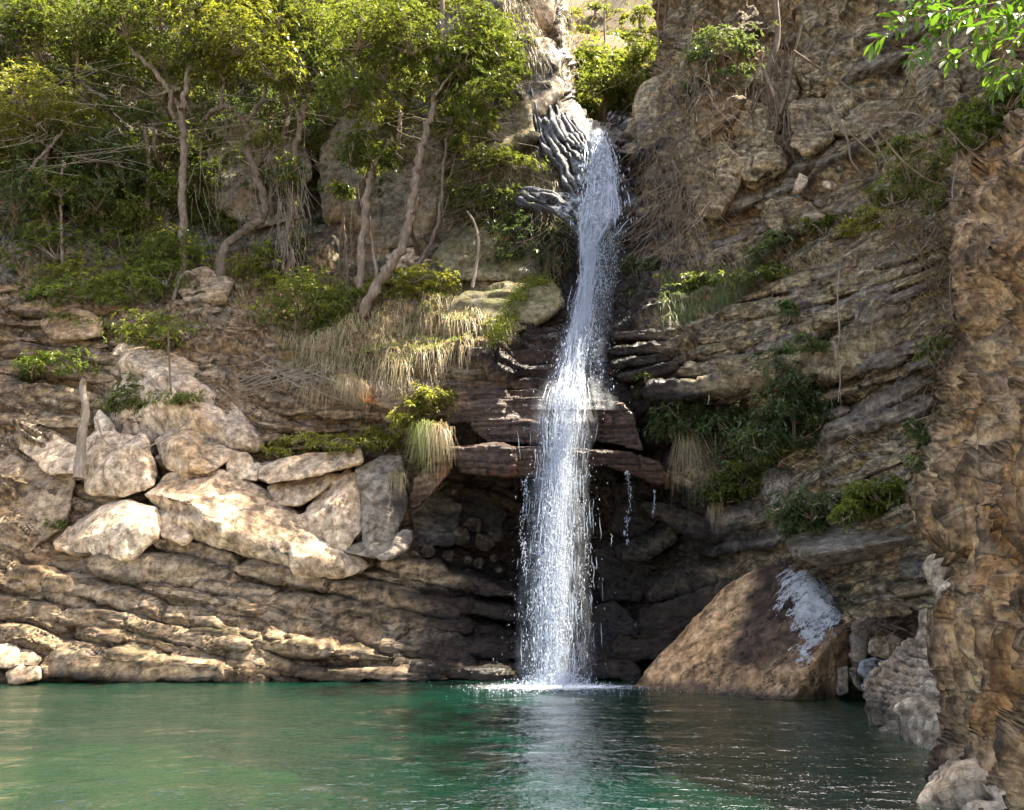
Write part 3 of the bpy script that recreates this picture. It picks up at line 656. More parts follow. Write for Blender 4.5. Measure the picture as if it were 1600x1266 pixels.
# ---- boulders of the sunlit left bank
LB = [
 ([(190, 545, 21.3), (212, 538, 21.4), (265, 548, 21.2), (340, 600, 20.8), (420, 690, 20.2), (404, 708, 19.9), (290, 674, 19.9), (235, 694, 20.2), (160, 690, 20.6), (152, 640, 21)], [(206, 560, 20.6), (252, 617, 19.7), (330, 662, 19.5), (395, 700, 19.5)], 1.5, 'boulder', 5,
  'largest sunlit wedge boulder, its long pale face sloping down to the right'),
 ([(240, 690, 19.6), (258, 672, 19.7), (292, 668, 19.7), (358, 700, 19.4), (362, 714, 19.2), (328, 742, 18.9), (285, 744, 19), (262, 732, 19.1)], [(275, 690, 19.0), (300, 728, 18.8)], 1.0, 'boulder', 5,
  'pale sunlit block wedged directly below the long wedge boulder'),
 ([(352, 702, 19.4), (385, 706, 19.4), (408, 730, 19.2), (402, 752, 19), (355, 748, 19)], [], .9, 'boulder', 4, 'smaller pinkish block right of the pale sunlit block'),
 ([(128, 700, 19.8), (150, 668, 19.9), (180, 676, 19.7), (228, 682, 19.4), (252, 745, 18.9), (240, 765, 18.7), (190, 778, 18.7), (135, 768, 19)], [(205, 710, 18.9), (170, 730, 18.9)], 1.2, 'boulder', 5,
  'brown cracked block left of the pale block, behind the bare grey stump'),
 ([(146, 655, 20.2), (155, 640, 20.3), (180, 668, 19.9), (190, 690, 19.7), (150, 690, 19.9)], [], .6, 'boulder', 4, 'small pointed rock on top of the brown cracked block'),
 ([(220, 772, 18.8), (262, 742, 19.0), (340, 736, 19.1), (412, 760, 19.1), (500, 838, 18.7), (585, 885, 18.4), (540, 896, 18.2), (455, 892, 18.2), (372, 862, 18.2), (325, 840, 18.3), (262, 815, 18.5)], [(255, 775, 18.2), (300, 788, 17.9), (345, 828, 17.8), (450, 868, 17.9)], 1.6, 'boulder', 6,
  'long smooth whale backed boulder reaching down to the right, its top sunlit'),
 ([(82, 850, 18.6), (120, 812, 18.8), (160, 788, 18.8), (205, 780, 18.7), (246, 794, 18.4), (250, 828, 18.0), (205, 868, 17.8), (120, 872, 18.1)], [(200, 815, 17.8), (150, 835, 17.9)], 1.4, 'boulder', 5,
  'tawny humped boulder below the brown cracked block'),
 ([(244, 798, 18.5), (262, 800, 18.4), (300, 838, 18.1), (290, 848, 18), (252, 838, 18)], [], .6, 'boulder', 3, 'little brown stone filling the notch between the humped and the whale backed boulder'),
 ([(390, 742, 19.2), (400, 724, 19.4), (470, 712, 19.4), (562, 700, 19.2), (568, 722, 18.9), (500, 742, 18.7), (418, 758, 18.8)], [], 1.1, 'boulder', 5, 'flat grass topped block with a sharp straight lower edge'),
 ([(462, 815, 18.8), (505, 765, 19.2), (542, 735, 19.3), (562, 742, 19.0), (568, 825, 18.5), (540, 858, 18.3), (500, 850, 18.4)], [(520, 800, 18.4)], .9, 'boulder', 5,
  'carved block with curved grooves, left of the tall upright block'),
 ([(558, 735, 19.0), (590, 715, 19.2), (628, 712, 19.1), (634, 795, 18.7), (612, 850, 18.3), (572, 848, 18.3)], [(600, 780, 18.3)], 1.0, 'slab', 5,
  'tall upright grey block at the left edge of the dark cave'),
 ([(520, 862, 18.3), (560, 846, 18.4), (612, 850, 18.3), (642, 832, 18.4), (636, 856, 18), (602, 872, 17.8)], [], .7, 'slab', 4, 'low tilted stone under the tall upright block'),
 ([(420, 762, 19.2), (480, 745, 19.4), (535, 740, 19.3), (500, 770, 18.9), (470, 790, 18.8), (435, 790, 18.9)], [], .8, 'boulder', 4, 'plain grey block in shade just under the flat grass topped block'),
 ([(-60, 1000, 17.9), (0, 1002, 17.5), (48, 1010, 17.1), (70, 1028, 16.8), (58, 1042, 16.7), (-60, 1038, 17)], [], 1.0, 'boulder', 5, 'bright white slab jutting over the water at the left edge'),
 ([(12, 1052, 16.9), (40, 1040, 16.8), (62, 1042, 16.7), (64, 1060, 16.5), (20, 1066, 16.6)], [], .5, 'boulder', 4, 'small sunlit stone in the water under the white slab'),
 ([(-80, 700, 19.8), (0, 668, 20), (70, 690, 19.6), (122, 740, 19.2), (110, 820, 18.5), (40, 870, 18.1), (-60, 880, 18.2)], [(20, 760, 18.9), (60, 800, 18.6)], 1.6, 'tan', 6, 'broad dappled rock hump at the left edge, beside the bare stump'),
 ([(20, 690, 19.9), (70, 672, 20), (125, 700, 19.6), (128, 740, 19.2), (80, 740, 19.2)], [], .8, 'boulder', 4, 'flat rock behind the top of the dappled hump'),
]
for out, ridge, dep, mt, sb, lab in LB:
    hullrock('boulder', out, M[mt], depth=dep, ridge=ridge, sub=sb, p=70, fac=.09, fine=.035, push=.1 if lab.startswith('broad') else .5, label=lab, cat='boulder', group='boulders of the sunlit left bank')
# small stones on the ledges of the cave and bank
for (x, y, r, Y_) in [(748, 880, 9, 18.6), (770, 872, 7, 18.5), (730, 875, 8, 18.7), (722, 838, 16, 18.9), (756, 850, 18, 19.0), (742, 820, 15, 19.2), (775, 835, 14, 19.0), (780, 890, 6, 18.4), (700, 868, 10, 18.6), (690, 890, 7, 18.4), (668, 862, 12, 18.5), (645, 870, 10, 18.4)]:
    hullrock('stone', [(x + r * math.cos(a) * random.uniform(.7, 1.2), y + r * math.sin(a) * random.uniform(.7, 1.1), Y_ + random.uniform(-.1, .1)) for a in np.arange(6) * 1.05], M['brown'], depth=.4, sub=3, p=70, fac=.16, shrink=.95, label='wet dark angular stone among the small pile on the ledges inside the cave', cat='stone', group='dark stones in the cave')

# ---- beds of rock, parts of the cliffs
SL1 = [  # (sections, (Y left, Y right), depth)
 ([(236, 838, 858), (290, 838, 872), (350, 858, 890), (372, 874, 892)], (17.9, 18.0), 1.0, 'tan'),
 ([(132, 870, 892), (205, 862, 912), (290, 872, 925), (345, 890, 925), (372, 900, 918)], (17.6, 17.7), 1.0, 'tan'),
 ([(362, 882, 898), (430, 880, 912), (500, 894, 928), (512, 905, 930)], (17.8, 17.8), 1.0, 'tan'),
 ([(300, 905, 926), (350, 908, 935), (395, 912, 938), (432, 920, 930)], (17.6, 17.7), .8, 'tan'),
 ([(505, 902, 930), (580, 912, 948), (650, 925, 962), (720, 945, 972)], (17.8, 18.1), 1.0, 'tan'),
 ([(382, 928, 948), (440, 930, 958), (500, 932, 970), (560, 945, 975), (660, 965, 985), (740, 975, 992)], (17.6, 18.0), 1.0, 'tan'),
 ([(320, 938, 962), (390, 942, 968), (440, 958, 980), (452, 968, 978)], (17.5, 17.6), .8, 'tan'),
 ([(60, 900, 925), (130, 905, 935), (200, 925, 960), (262, 955, 980), (272, 968, 985)], (17.4, 17.5), 1.0, 'tan'),
 ([(0, 890, 925), (60, 892, 930), (125, 935, 962), (150, 948, 965)], (17.6, 17.5), 1.0, 'tan'),
 ([(-40, 930, 968), (30, 935, 975), (90, 950, 975), (95, 962, 975)], (17.4, 17.3), .9, 'tan'),
 ([(90, 952, 975), (150, 950, 985), (215, 965, 1000), (270, 985, 1008), (300, 1000, 1012)], (17.2, 17.3), .9, 'tan'),
 ([(240, 955, 975), (300, 955, 985), (350, 975, 995), (362, 985, 996)], (17.4, 17.4), .8, 'tan'),
 ([(280, 980, 1000), (350, 985, 1020), (400, 1010, 1035), (420, 1020, 1035)], (17.1, 17.2), .9, 'tan'),
 ([(-40, 975, 1005), (30, 978, 1012), (75, 1005, 1050), (130, 1020, 1056)], (17.2, 16.9), .8, 'tan'),
 ([(62, 1015, 1064), (130, 1020, 1064), (210, 1030, 1066), (280, 1035, 1066), (350, 1046, 1066)], (16.6, 16.7), .9, 'tan'),
 ([(330, 965, 985), (420, 965, 1000), (500, 975, 1010), (560, 992, 1012)], (17.4, 17.6), .9, 'tan'),
 ([(440, 940, 962), (490, 948, 975), (540, 970, 985)], (17.7, 17.7), .6, 'tan'),
 ([(400, 1000, 1025), (460, 1005, 1036), (560, 1015, 1045), (620, 1030, 1048)], (17.2, 17.3), .9, 'tan'),
 ([(500, 980, 1005), (570, 985, 1020), (640, 1005, 1030), (690, 1010, 1032)], (17.5, 17.7), .9, 'tan'),
 ([(590, 1000, 1020), (650, 1005, 1035), (720, 1018, 1045), (745, 1030, 1046)], (17.3, 17.5), .8, 'tan'),
 ([(300, 1030, 1056), (380, 1035, 1060), (450, 1042, 1062), (500, 1050, 1062)], (16.9, 17.0), .8, 'tan'),
 ([(460, 1045, 1064), (540, 1048, 1066), (610, 1050, 1066), (700, 1055, 1068)], (16.8, 16.9), .8, 'tan'),
 ([(620, 880, 905), (690, 890, 922), (760, 905, 935), (810, 920, 938)], (18.3, 18.8), 1.0, 'tan'),
 ([(590, 870, 895), (650, 872, 905), (700, 880, 905)], (18.2, 18.5), .8, 'tan'),
 ([(690, 935, 958), (760, 942, 968), (830, 955, 978), (860, 965, 975)], (18.3, 18.7), .9, 'tan'),
 ([(700, 1000, 1022), (770, 1005, 1030), (850, 1015, 1038), (900, 1020, 1040)], (17.6, 17.6), .9, 'tan'),
 ([(640, 1035, 1060), (720, 1042, 1066), (800, 1046, 1066), (880, 1045, 1064)], (17.0, 17.1), .8, 'tan'),
 # bank right of the wedge boulder
 ([(335, 600, 622), (400, 612, 640), (450, 622, 655), (500, 640, 662)], (20.6, 20.2), .9, 'tan'),
 ([(345, 625, 650), (400, 640, 672), (440, 655, 680)], (20.4, 20.1), .9, 'tan'),
 ([(0, 530, 560), (60, 538, 562), (130, 548, 575), (170, 560, 580)], (20.9, 20.9), 1.0, 'tan'),
 ([(-30, 590, 650), (50, 600, 668), (110, 620, 675), (140, 640, 672)], (20.2, 20.1), 1.0, 'tan'),
 ([(300, 548, 568), (360, 560, 585), (420, 570, 600), (470, 590, 606)], (21.0, 20.6), .9, 'tan'),
]
def surfslab(surf, x0, y0, x1, y1, th, push, depth, mat, parent, bend=0, **k):
    n = 5; secs = []; Ys = []
    for i in range(n):
        f = i / (n - 1); x = x0 + (x1 - x0) * f; y = y0 + (y1 - y0) * f + bend * math.sin(f * math.pi) + random.uniform(-2.5, 2.5)
        t_ = th * random.uniform(.75, 1.15) * (.6 + .4 * math.sin(f * math.pi)); secs.append((x, y - t_ / 2, y + t_ / 2)); Ys.append(surf(x, y)[1] - push)
    Ys = np.convolve(np.pad(Ys, 1, 'edge'), [.3, .4, .3], 'valid')
    return slab(secs, Ys, depth, M[mat], parent, **k)
random.seed(31)
# ledges of the shaded slope above the left boulders, dipping gently
for (y, x0, x1, sl) in [(455, -30, 190, .03), (478, 10, 330, .02), (500, -30, 420, .03), (524, -30, 250, .06), (548, 60, 470, .10), (572, -30, 170, .08), (578, 330, 560, .10), (600, -30, 140, .12), (622, 60, 160, .1), (646, -30, 150, .15), (640, 420, 640, .06), (662, 400, 640, .05), (684, 390, 560, .03),
                        (900, -30, 120, .22), (985, 130, 330, .20), (868, 380, 640, .16), (1000, 330, 640, .10), (1025, 160, 420, .10), (915, 220, 420, .18), (985, 700, 880, .05), (960, 880, 1010, -.05)]:
    x = x0
    while x < x1 - 20:
        L = random.uniform(60, 150)
        surfslab(SL, x, y + sl * (x - x0), min(x + L, x1 + 20), y + sl * (min(x + L, x1 + 20) - x0) + random.uniform(-4, 4), random.uniform(13, 27), random.uniform(.15, .4), 1.1, 'tan', cliffL, bend=random.uniform(-4, 4), fac=.08)
        x += L * random.uniform(.85, 1.05)
# tilted beds of the right cliff, rising to the right
for (xa, ya, xb, yb, bend) in [(1150, 470, 1400, 398, 4), (1120, 492, 1480, 372, 8), (1110, 512, 1490, 395, 10), (1100, 532, 1490, 412, 12), (1095, 552, 1490, 428, 14), (1085, 572, 1300, 512, 6), (1020, 640, 1250, 600, 4), (1260, 600, 1490, 520, 6), (1250, 632, 1490, 548, 6), (1240, 660, 1330, 640, 2),
                        (1300, 760, 1440, 700, 3), (1310, 780, 1430, 740, 2), (1300, 915, 1480, 890, 2), (1330, 940, 1480, 915, 2), (1340, 968, 1460, 945, 2), (1100, 870, 1230, 840, 0), (1120, 330, 1250, 290, 0), (1240, 260, 1400, 215, 0), (1110, 380, 1210, 350, 0), (1300, 370, 1450, 330, 0), (1120, 60, 1200, 40, 0), (1350, 60, 1500, 20, 0), (1330, 105, 1450, 70, 0), (1400, 230, 1480, 190, 0)]:
    L0 = math.hypot(xb - xa, yb - ya); u = 0
    while u < L0 - 20:
        L = random.uniform(55, 140); a, b = u / L0, min(1, (u + L) / L0)
        f = lambda q: (xa + (xb - xa) * q, ya + (yb - ya) * q + bend * math.sin(q * math.pi) + random.uniform(-3, 3))
        (p0x, p0y), (p1x, p1y) = f(a), f(b)
        surfslab(SR, p0x, p0y, p1x, p1y, random.uniform(13, 26), random.uniform(.22, .5), 1.2, random.choice(['brown', 'brown', 'slab']), cliffR, bend=random.uniform(-3, 3), fac=.05, tilt=.3)
        u += L * random.uniform(.85, 1.02)

# ribs of polished rock beside the chute
def rib(pts, r0, r1, push=.25):
    P = []
    for x, y in pts: q = SL(x, y); P.append(at(x, y, q[1] - push))
    P = np.array(P); n = 60; u = np.linspace(0, len(P) - 1, n); i = np.minimum(u.astype(int), len(P) - 2); f = (u - i)[:, None]; f = f * f * (3 - 2 * f)
    C = P[i] * (1 - f) + P[i + 1] * f; C += .06 * np.stack([fbm(C * 1.5, 2, 3), fbm(C * 1.5, 2, 4), fbm(C * 1.5, 2, 5)], -1)
    s_ = 1 / ppm(22, 250); rr = np.linspace(r0, r1, n) * s_ * (1 + .12 * fbm(C * 2, 2, 8)); rr *= np.clip(np.minimum(np.arange(n), n - 1 - np.arange(n)) / 16 + .05, 0, 1)
    m = 14; T = np.gradient(C, axis=0); T /= np.linalg.norm(T, axis=1, keepdims=True); A = np.cross(T, [.2, 1, .1]); A /= np.linalg.norm(A, axis=1, keepdims=True); B = np.cross(T, A)
    th = np.arange(m) / m * 2 * math.pi; V = (C[:, None] + (A[:, None] * np.cos(th)[None, :, None] + 2.4 * B[:, None] * np.sin(th)[None, :, None]) * rr[:, None, None]).reshape(-1, 3)
    ii = np.arange(n - 1)[:, None] * m; j = np.arange(m)[None]; j2 = (j + 1) % m
    F = np.stack([(ii + j).ravel(), (ii + j2).ravel(), (ii + m + j2).ravel(), (ii + m + j).ravel()], -1)
    V = V + normals(V, F, len(V)) * (.05 * fbm(V * 3, 3, 9))[:, None]
    mesh('rock_rib', V, F, M['polished'], parent=cliffL, attrs={'wet': np.full(len(V), .5) + .4 * vn(V, 4)})
for (p0, p1, k) in [([(826, 135), (834, 190), (852, 240), (884, 285), (900, 325)], [(872, 115), (878, 160), (896, 195), (922, 225), (930, 255)], 18),
                 ([(790, 292), (830, 296), (872, 302), (912, 322)], [(800, 318), (835, 328), (872, 348), (903, 378)], 11),
                 ([(960, 215), (985, 238), (1012, 262)], [(966, 310), (996, 330), (1030, 352)], 11), ([(938, 184), (965, 180), (998, 186)], [(940, 200), (968, 202), (998, 210)], 5)]:
    for q in range(k):
        f = q / (k - 1) + random.uniform(-.03, .03)
        a0 = random.uniform(0, .5); a1 = min(1, a0 + random.uniform(.45, .9)); n_ = len(p0) - 1
        def pt(u, P): i = min(int(u * n_), n_ - 1); g = u * n_ - i; return (P[i][0] * (1 - g) + P[i + 1][0] * g, P[i][1] * (1 - g) + P[i + 1][1] * g)
        r0 = [pt(a0 + (a1 - a0) * j / 4, p0) for j in range(5)]; r1 = [pt(a0 + (a1 - a0) * j / 4, p1) for j in range(5)]
        rib([(a_[0] * (1 - f) + b_[0] * f + random.uniform(-2, 2), a_[1] * (1 - f) + b_[1] * f + random.uniform(-2, 2)) for a_, b_ in zip(r0, r1)], random.uniform(2.5, 7), random.uniform(2.5, 7), push=.02 + .1 * (p0[0][0] > 930) + random.uniform(0, .08))
for secs, Y_, dp, mt in SL1: slab(secs, (Y_[0] - .2, Y_[1] - .2), dp, M[mt], cliffL)
MID = [
 ([(700, 560, 580), (760, 548, 575), (830, 545, 572), (890, 552, 572)], (18.9, 18.8), .8, 'rust'),
 ([(690, 578, 592), (740, 575, 592), (800, 572, 592), (870, 572, 590), (900, 578, 590)], (18.75, 18.6), .8, 'rust'),
 ([(700, 592, 606), (760, 592, 612), (850, 590, 612), (900, 592, 612)], (18.6, 18.4), .8, 'rust'),
 ([(770, 530, 548), (820, 522, 545), (880, 528, 550)], (19.4, 19.2), .7, 'rust'),
 ([(700, 606, 622), (770, 606, 625), (850, 608, 628)], (18.4, 18.2), .8, 'rust'),
 ([(760, 668, 684), (820, 664, 690), (900, 668, 692)], (18.1, 17.9), .8, 'rust'),
 ([(955, 515, 532), (1000, 512, 530), (1060, 518, 536), (1090, 520, 535)], (18.6, 17.9), .8, 'brown'),
 ([(950, 540, 556), (1000, 535, 552), (1050, 538, 556), (1080, 535, 550)], (18.4, 17.8), .8, 'brown'),
 ([(955, 560, 574), (1000, 556, 572), (1050, 552, 566)], (18.3, 17.8), .8, 'brown'),
 ([(965, 580, 596), (1010, 572, 592), (1060, 562, 580)], (18.2, 17.7), .8, 'brown'),
]
for out, dp in [   # the stepped overhang behind the water: angular beds
 ([(545, 606, 19.0), (600, 600, 18.9), (700, 611, 18.6), (704, 650, 18.4), (640, 648, 18.6), (570, 628, 18.9)], 1.3),
 ([(696, 613, 18.5), (770, 618, 18.3), (790, 632, 18.2), (786, 658, 18.1), (700, 662, 18.3)], 1.3),
 ([(780, 620, 18.3), (850, 622, 18.1), (872, 640, 18.0), (868, 664, 17.9), (784, 660, 18.1)], 1.3),
 ([(862, 624, 18.1), (930, 622, 17.9), (945, 640, 17.8), (940, 690, 17.8), (866, 672, 17.9)], 1.3),
 ([(928, 622, 18.0), (972, 630, 17.8), (990, 646, 17.7), (1005, 704, 17.6), (985, 700, 17.7), (936, 690, 17.8)], 1.2),
 ([(735, 652, 18.2), (830, 656, 18.0), (862, 668, 17.9), (858, 692, 17.9), (760, 690, 18.1), (738, 670, 18.2)], 1.1),
 ([(632, 800, 18.6), (650, 748, 18.5), (690, 700, 18.0), (722, 697, 17.9), (700, 742, 17.9), (655, 792, 18.3)], 1.1),
 ([(700, 699, 17.8), (770, 694, 17.7), (806, 698, 17.6), (808, 746, 17.6), (776, 740, 17.6), (720, 738, 17.8)], 1.4),
 ([(806, 698, 17.65), (862, 700, 17.6), (866, 742, 17.6), (808, 747, 17.65)], 1.4),
 ([(864, 701, 17.6), (935, 704, 17.6), (940, 728, 17.6), (868, 742, 17.6)], 1.4),
 ([(930, 704, 17.6), (985, 706, 17.5), (1030, 724, 17.4), (1046, 748, 17.4), (1030, 756, 17.5), (985, 728, 17.5), (935, 722, 17.6)], 1.3),
 ]:
    hullrock('rock_block', out, M['rust'], depth=dp, sub=5, p=60, fac=.05, fine=.02, bed=0, bedamp=.03, parent=cliffL, shrink=.95)
for secs, Y_, dp, mt in MID: slab(secs, Y_, dp, M[mt], cliffL, fac=.04)
RT = [
 ([(1010, 600, 622), (1090, 590, 622), (1160, 574, 615), (1250, 548, 605), (1330, 515, 590), (1410, 478, 560), (1480, 440, 535)], (17.4, 13.7), 1.2, 'brown'),
 ([(1060, 572, 592), (1130, 560, 586), (1200, 545, 572), (1260, 525, 548)], (17.2, 15.9), .8, 'brown'),
 ([(1080, 548, 566), (1150, 530, 556), (1220, 512, 545), (1300, 490, 522)], (17.3, 15.6), .8, 'brown'),
 ([(1090, 520, 540), (1160, 505, 532), (1230, 490, 515), (1290, 478, 498)], (17.6, 15.9), .8, 'brown'),
 ([(1270, 498, 520), (1330, 470, 505), (1390, 440, 480), (1450, 420, 455)], (15.6, 14.1), .9, 'brown'),
 ([(1130, 482, 505), (1200, 468, 496), (1270, 455, 485), (1340, 440, 465)], (17.6, 15.6), .8, 'brown'),
 ([(1340, 480, 520), (1380, 462, 500), (1420, 465, 495)], (14.7, 14.1), .7, 'slab'),
 ([(1300, 440, 460), (1360, 415, 445), (1420, 395, 425), (1470, 385, 410)], (15.6, 14.2), .9, 'brown'),
 ([(1200, 440, 462), (1260, 420, 450), (1330, 405, 435), (1380, 392, 410)], (17.2, 15.3), .9, 'brown'),
 ([(1282, 700, 742), (1340, 650, 728), (1400, 612, 705), (1450, 585, 682), (1490, 565, 660)], (15.6, 13.4), 1.3, 'slab'),
 ([(1320, 655, 672), (1380, 618, 645), (1440, 588, 610), (1485, 570, 590)], (15.1, 13.3), .8, 'slab'),
 ([(1290, 672, 692), (1330, 655, 678), (1400, 640, 662), (1460, 610, 640)], (15.3, 13.35), .6, 'slab'),
 ([(1110, 800, 850), (1180, 776, 856), (1232, 790, 850), (1240, 808, 840)], (17.0, 16.2), 1.2, 'slab'),
 ([(1040, 700, 760), (1100, 720, 790), (1170, 735, 795), (1200, 745, 785)], (17.9, 16.8), 1.0, 'brown'),
 ([(1190, 735, 790), (1250, 730, 805), (1310, 745, 800), (1330, 760, 790)], (16.2, 15.3), 1.0, 'slab'),
 ([(1300, 760, 800), (1360, 755, 800), (1420, 760, 800)], (15.2, 13.8), .9, 'brown'),
 ([(1305, 895, 925), (1360, 888, 935), (1420, 882, 925), (1475, 870, 905)], (14.9, 13.3), 1.0, 'slab'),
 ([(1350, 930, 952), (1400, 920, 950), (1470, 905, 940)], (14.5, 13.2), .9, 'slab'),
 ([(1345, 952, 972), (1400, 948, 975), (1450, 938, 960)], (14.4, 13.4), .7, 'slab'),
 ([(1000, 960, 985), (1060, 940, 975), (1120, 915, 955), (1150, 905, 930)], (17.4, 16.8), .9, 'tan'),
 ([(990, 985, 1005), (1050, 970, 1002), (1100, 955, 985)], (17.2, 17.0), .8, 'tan'),
 ([(960, 1010, 1040), (1020, 1000, 1035), (1060, 990, 1020)], (17.0, 16.9), .8, 'tan'),
 ([(1010, 915, 945), (1080, 890, 935), (1150, 868, 905), (1230, 850, 885)], (17.8, 16.6), 1.0, 'brown'),
 ([(960, 850, 880), (1010, 840, 880), (1060, 815, 850)], (18.4, 18.0), .9, 'brown'),
 ([(1000, 780, 800), (1060, 790, 830), (1110, 810, 850)], (18.2, 17.4), 1.0, 'brown'),
 ([(880, 1030, 1060), (950, 1035, 1062), (1000, 1040, 1064)], (17.1, 16.8), .8, 'tan'),
]
for secs, Y_, dp, mt in RT: slab(secs, Y_, dp, M[mt], cliffR, fac=.05, bedamp=.045)
# upper right blocks
for out, dp, mt, sb in [
 ([(1235, 170, 19.3), (1262, 150, 19.5), (1302, 158, 19.2), (1306, 215, 18.7), (1262, 240, 18.6), (1236, 228, 18.9)], 1.0, 'brown', 5),
 ([(1300, 150, 19.0), (1345, 132, 19.0), (1400, 148, 18.2), (1395, 200, 17.6), (1340, 215, 17.9), (1306, 205, 18.4)], 1.0, 'brown', 5),
 ([(1240, 95, 20.2), (1290, 80, 20.2), (1330, 100, 19.8), (1330, 135, 19.4), (1262, 150, 19.5)], .9, 'brown', 5),
 ([(1180, 80, 21.2), (1235, 90, 20.7), (1250, 150, 20), (1215, 185, 20), (1180, 150, 20.6)], .9, 'brown', 5),
 ([(1058, 225, 20.9), (1085, 190, 21), (1140, 195, 20.4), (1150, 290, 19.9), (1120, 335, 19.7), (1075, 320, 20.2)], 1.3, 'brown', 5),
 ([(1150, 215, 20.6), (1205, 210, 20.1), (1225, 260, 19.5), (1180, 285, 19.6), (1150, 262, 20)], 1.0, 'brown', 5),
 ([(1115, 150, 21.2), (1180, 160, 20.6), (1230, 195, 20.0), (1190, 212, 20.1), (1130, 200, 20.6)], .9, 'brown', 5),
 ([(1095, 400, 20.0), (1160, 380, 19.5), (1200, 400, 18.9), (1190, 440, 18.6), (1110, 435, 19.3)], 1.0, 'brown', 5),
 ([(1200, 320, 18.9), (1250, 310, 18.5), (1290, 345, 17.9), (1240, 372, 18.0), (1200, 355, 18.5)], .8, 'brown', 4),
 ([(1430, 90, 17), (1470, 80, 16.5), (1500, 120, 16), (1490, 170, 15.6), (1440, 165, 16.2)], 1.0, 'brown', 5),
 ]:
    hullrock('rock_block', out, M[mt], depth=dp, sub=sb, p=50, fac=.14, fine=.05, push=.3, parent=cliffR, bed=.4, bedamp=.03)
hullrock('boulder', [(988, 165, 23.6), (1003, 130, 23.8), (1035, 118, 23.4), (1062, 150, 22.8), (1060, 220, 22.2), (1030, 262, 21.9), (1000, 240, 22.6)], M['brown'], depth=1.6, sub=5, p=14, fac=.1, label='rounded grey knob of rock right of the top of the waterfall', cat='boulder')
hullrock('stone', [(1237, 300, 18.0), (1248, 270, 18.2), (1263, 276, 18.1), (1260, 292, 17.9), (1245, 306, 17.8)], M['pale'], depth=.25, sub=3, p=30, label='small pale block standing out on the brown slope of the right cliff', cat='stone')
for k, (x, y, r) in enumerate([(1206, 330, 13), (1228, 338, 10), (1190, 322, 9), (1262, 330, 9), (1285, 318, 12), (1310, 330, 9), (1295, 290, 12), (1320, 300, 9), (1316, 262, 8), (1240, 350, 8), (1335, 345, 10), (1180, 345, 8)]):
    P0 = SR(x, y)
    hullrock('stone', [(x + r * 1.3 * math.cos(a) * random.uniform(.7, 1.2), y + r * .7 * math.sin(a) * random.uniform(.7, 1.1), P0[1] - .12) for a in np.arange(6) * 1.05], M['slab' if k % 3 else 'pale'], depth=.4, sub=3, label='loose stone lying on the earthy slope halfway up the right cliff', cat='stone', group='loose stones on the right slope')
# massive blocks of the left wall, parts of the cliff
for out, dp, sb, mt in [
 ([(495, 230, 25.0), (560, 160, 25.4), (640, 170, 25.2), (690, 210, 24.6), (700, 300, 24.0), (660, 385, 23.6), (580, 392, 23.8), (510, 340, 24.4)], 2.2, 6, 'wall'),
 ([(320, 230, 25.6), (370, 185, 25.8), (450, 195, 25.4), (490, 260, 25), (480, 340, 24.6), (400, 360, 24.6), (330, 320, 25)], 2.0, 6, 'wall'),
 ([(672, 400, 22.8), (720, 360, 23.0), (800, 345, 22.2), (850, 380, 21.6), (840, 445, 21.2), (760, 440, 21.6), (690, 425, 22.2)], 1.6, 5, 'mossy'),
 ([(690, 200, 24.0), (760, 150, 24.0), (830, 165, 23.4), (842, 215, 22.8), (800, 240, 22.9), (720, 250, 23.4)], 1.6, 5, 'mossy'),
 ([(700, 40, 25.4), (780, 0, 25.6), (835, 40, 25), (850, 110, 24.2), (800, 135, 24.2), (720, 120, 24.8)], 1.8, 5, 'boulder'),
 ([(790, 100, 24.4), (845, 60, 24.6), (880, 90, 24.2), (878, 150, 23.6), (850, 185, 23.2), (800, 165, 23.6)], 1.6, 5, 'boulder'),
 ([(730, -60, 26), (820, -80, 26), (870, 0, 25.6), (860, 50, 25.2), (780, 40, 25.4)], 1.8, 5, 'boulder'),
 ([(440, 400, 23.6), (500, 370, 24), (560, 400, 23.6), (545, 440, 23), (470, 440, 23)], 1.2, 5, 'wall'),
 ([(180, 280, 25), (230, 250, 25.2), (270, 300, 24.8), (260, 380, 24.2), (200, 390, 24.2)], 1.4, 5, 'wall'),
 ([(600, 400, 23.4), (650, 385, 23.4), (700, 410, 22.8), (680, 440, 22.4), (620, 440, 22.6)], 1.0, 5, 'boulder'),
 ([(270, 440, 22.5), (320, 420, 22.6), (370, 440, 22.2), (350, 475, 21.8), (290, 475, 21.9)], 1.0, 4, 'tan'),
 ([(60, 500, 21.4), (120, 480, 21.5), (170, 500, 21.2), (160, 530, 20.9), (80, 535, 21)], 1.0, 4, 'tan'),
 ]:
    hullrock('rock_block', out, M[mt], depth=dp, sub=sb, p=24, fac=.13, fine=.03, push=.4, parent=cliffL)
# dark blocks inside the cave
for out, dp in [([(640, 800, 19.3), (680, 760, 19.6), (720, 790, 19.4), (710, 850, 18.9), (655, 855, 18.9)], .8), ([(700, 770, 19.8), (760, 750, 20), (790, 800, 19.8), (770, 860, 19.3), (715, 850, 19.3)], .8),
                ([(930, 860, 19.6), (980, 830, 19.6), (1020, 880, 19.2), (1000, 940, 18.9), (940, 940, 19.2)], .9), ([(790, 920, 19.4), (850, 900, 19.6), (900, 940, 19.3), (880, 990, 18.9), (800, 990, 18.9)], .9),
                ([(960, 760, 19.6), (1010, 750, 19.4), (1040, 800, 19), (1000, 850, 19), (955, 830, 19.4)], .8), ([(900, 960, 19), (960, 940, 18.9), (1000, 980, 18.4), (960, 1030, 18), (900, 1020, 18.3)], .9)]:
    hullrock('rock_block', out, M['slab'], depth=dp, sub=5, p=60, fac=.1, fine=.04, parent=cliffL)
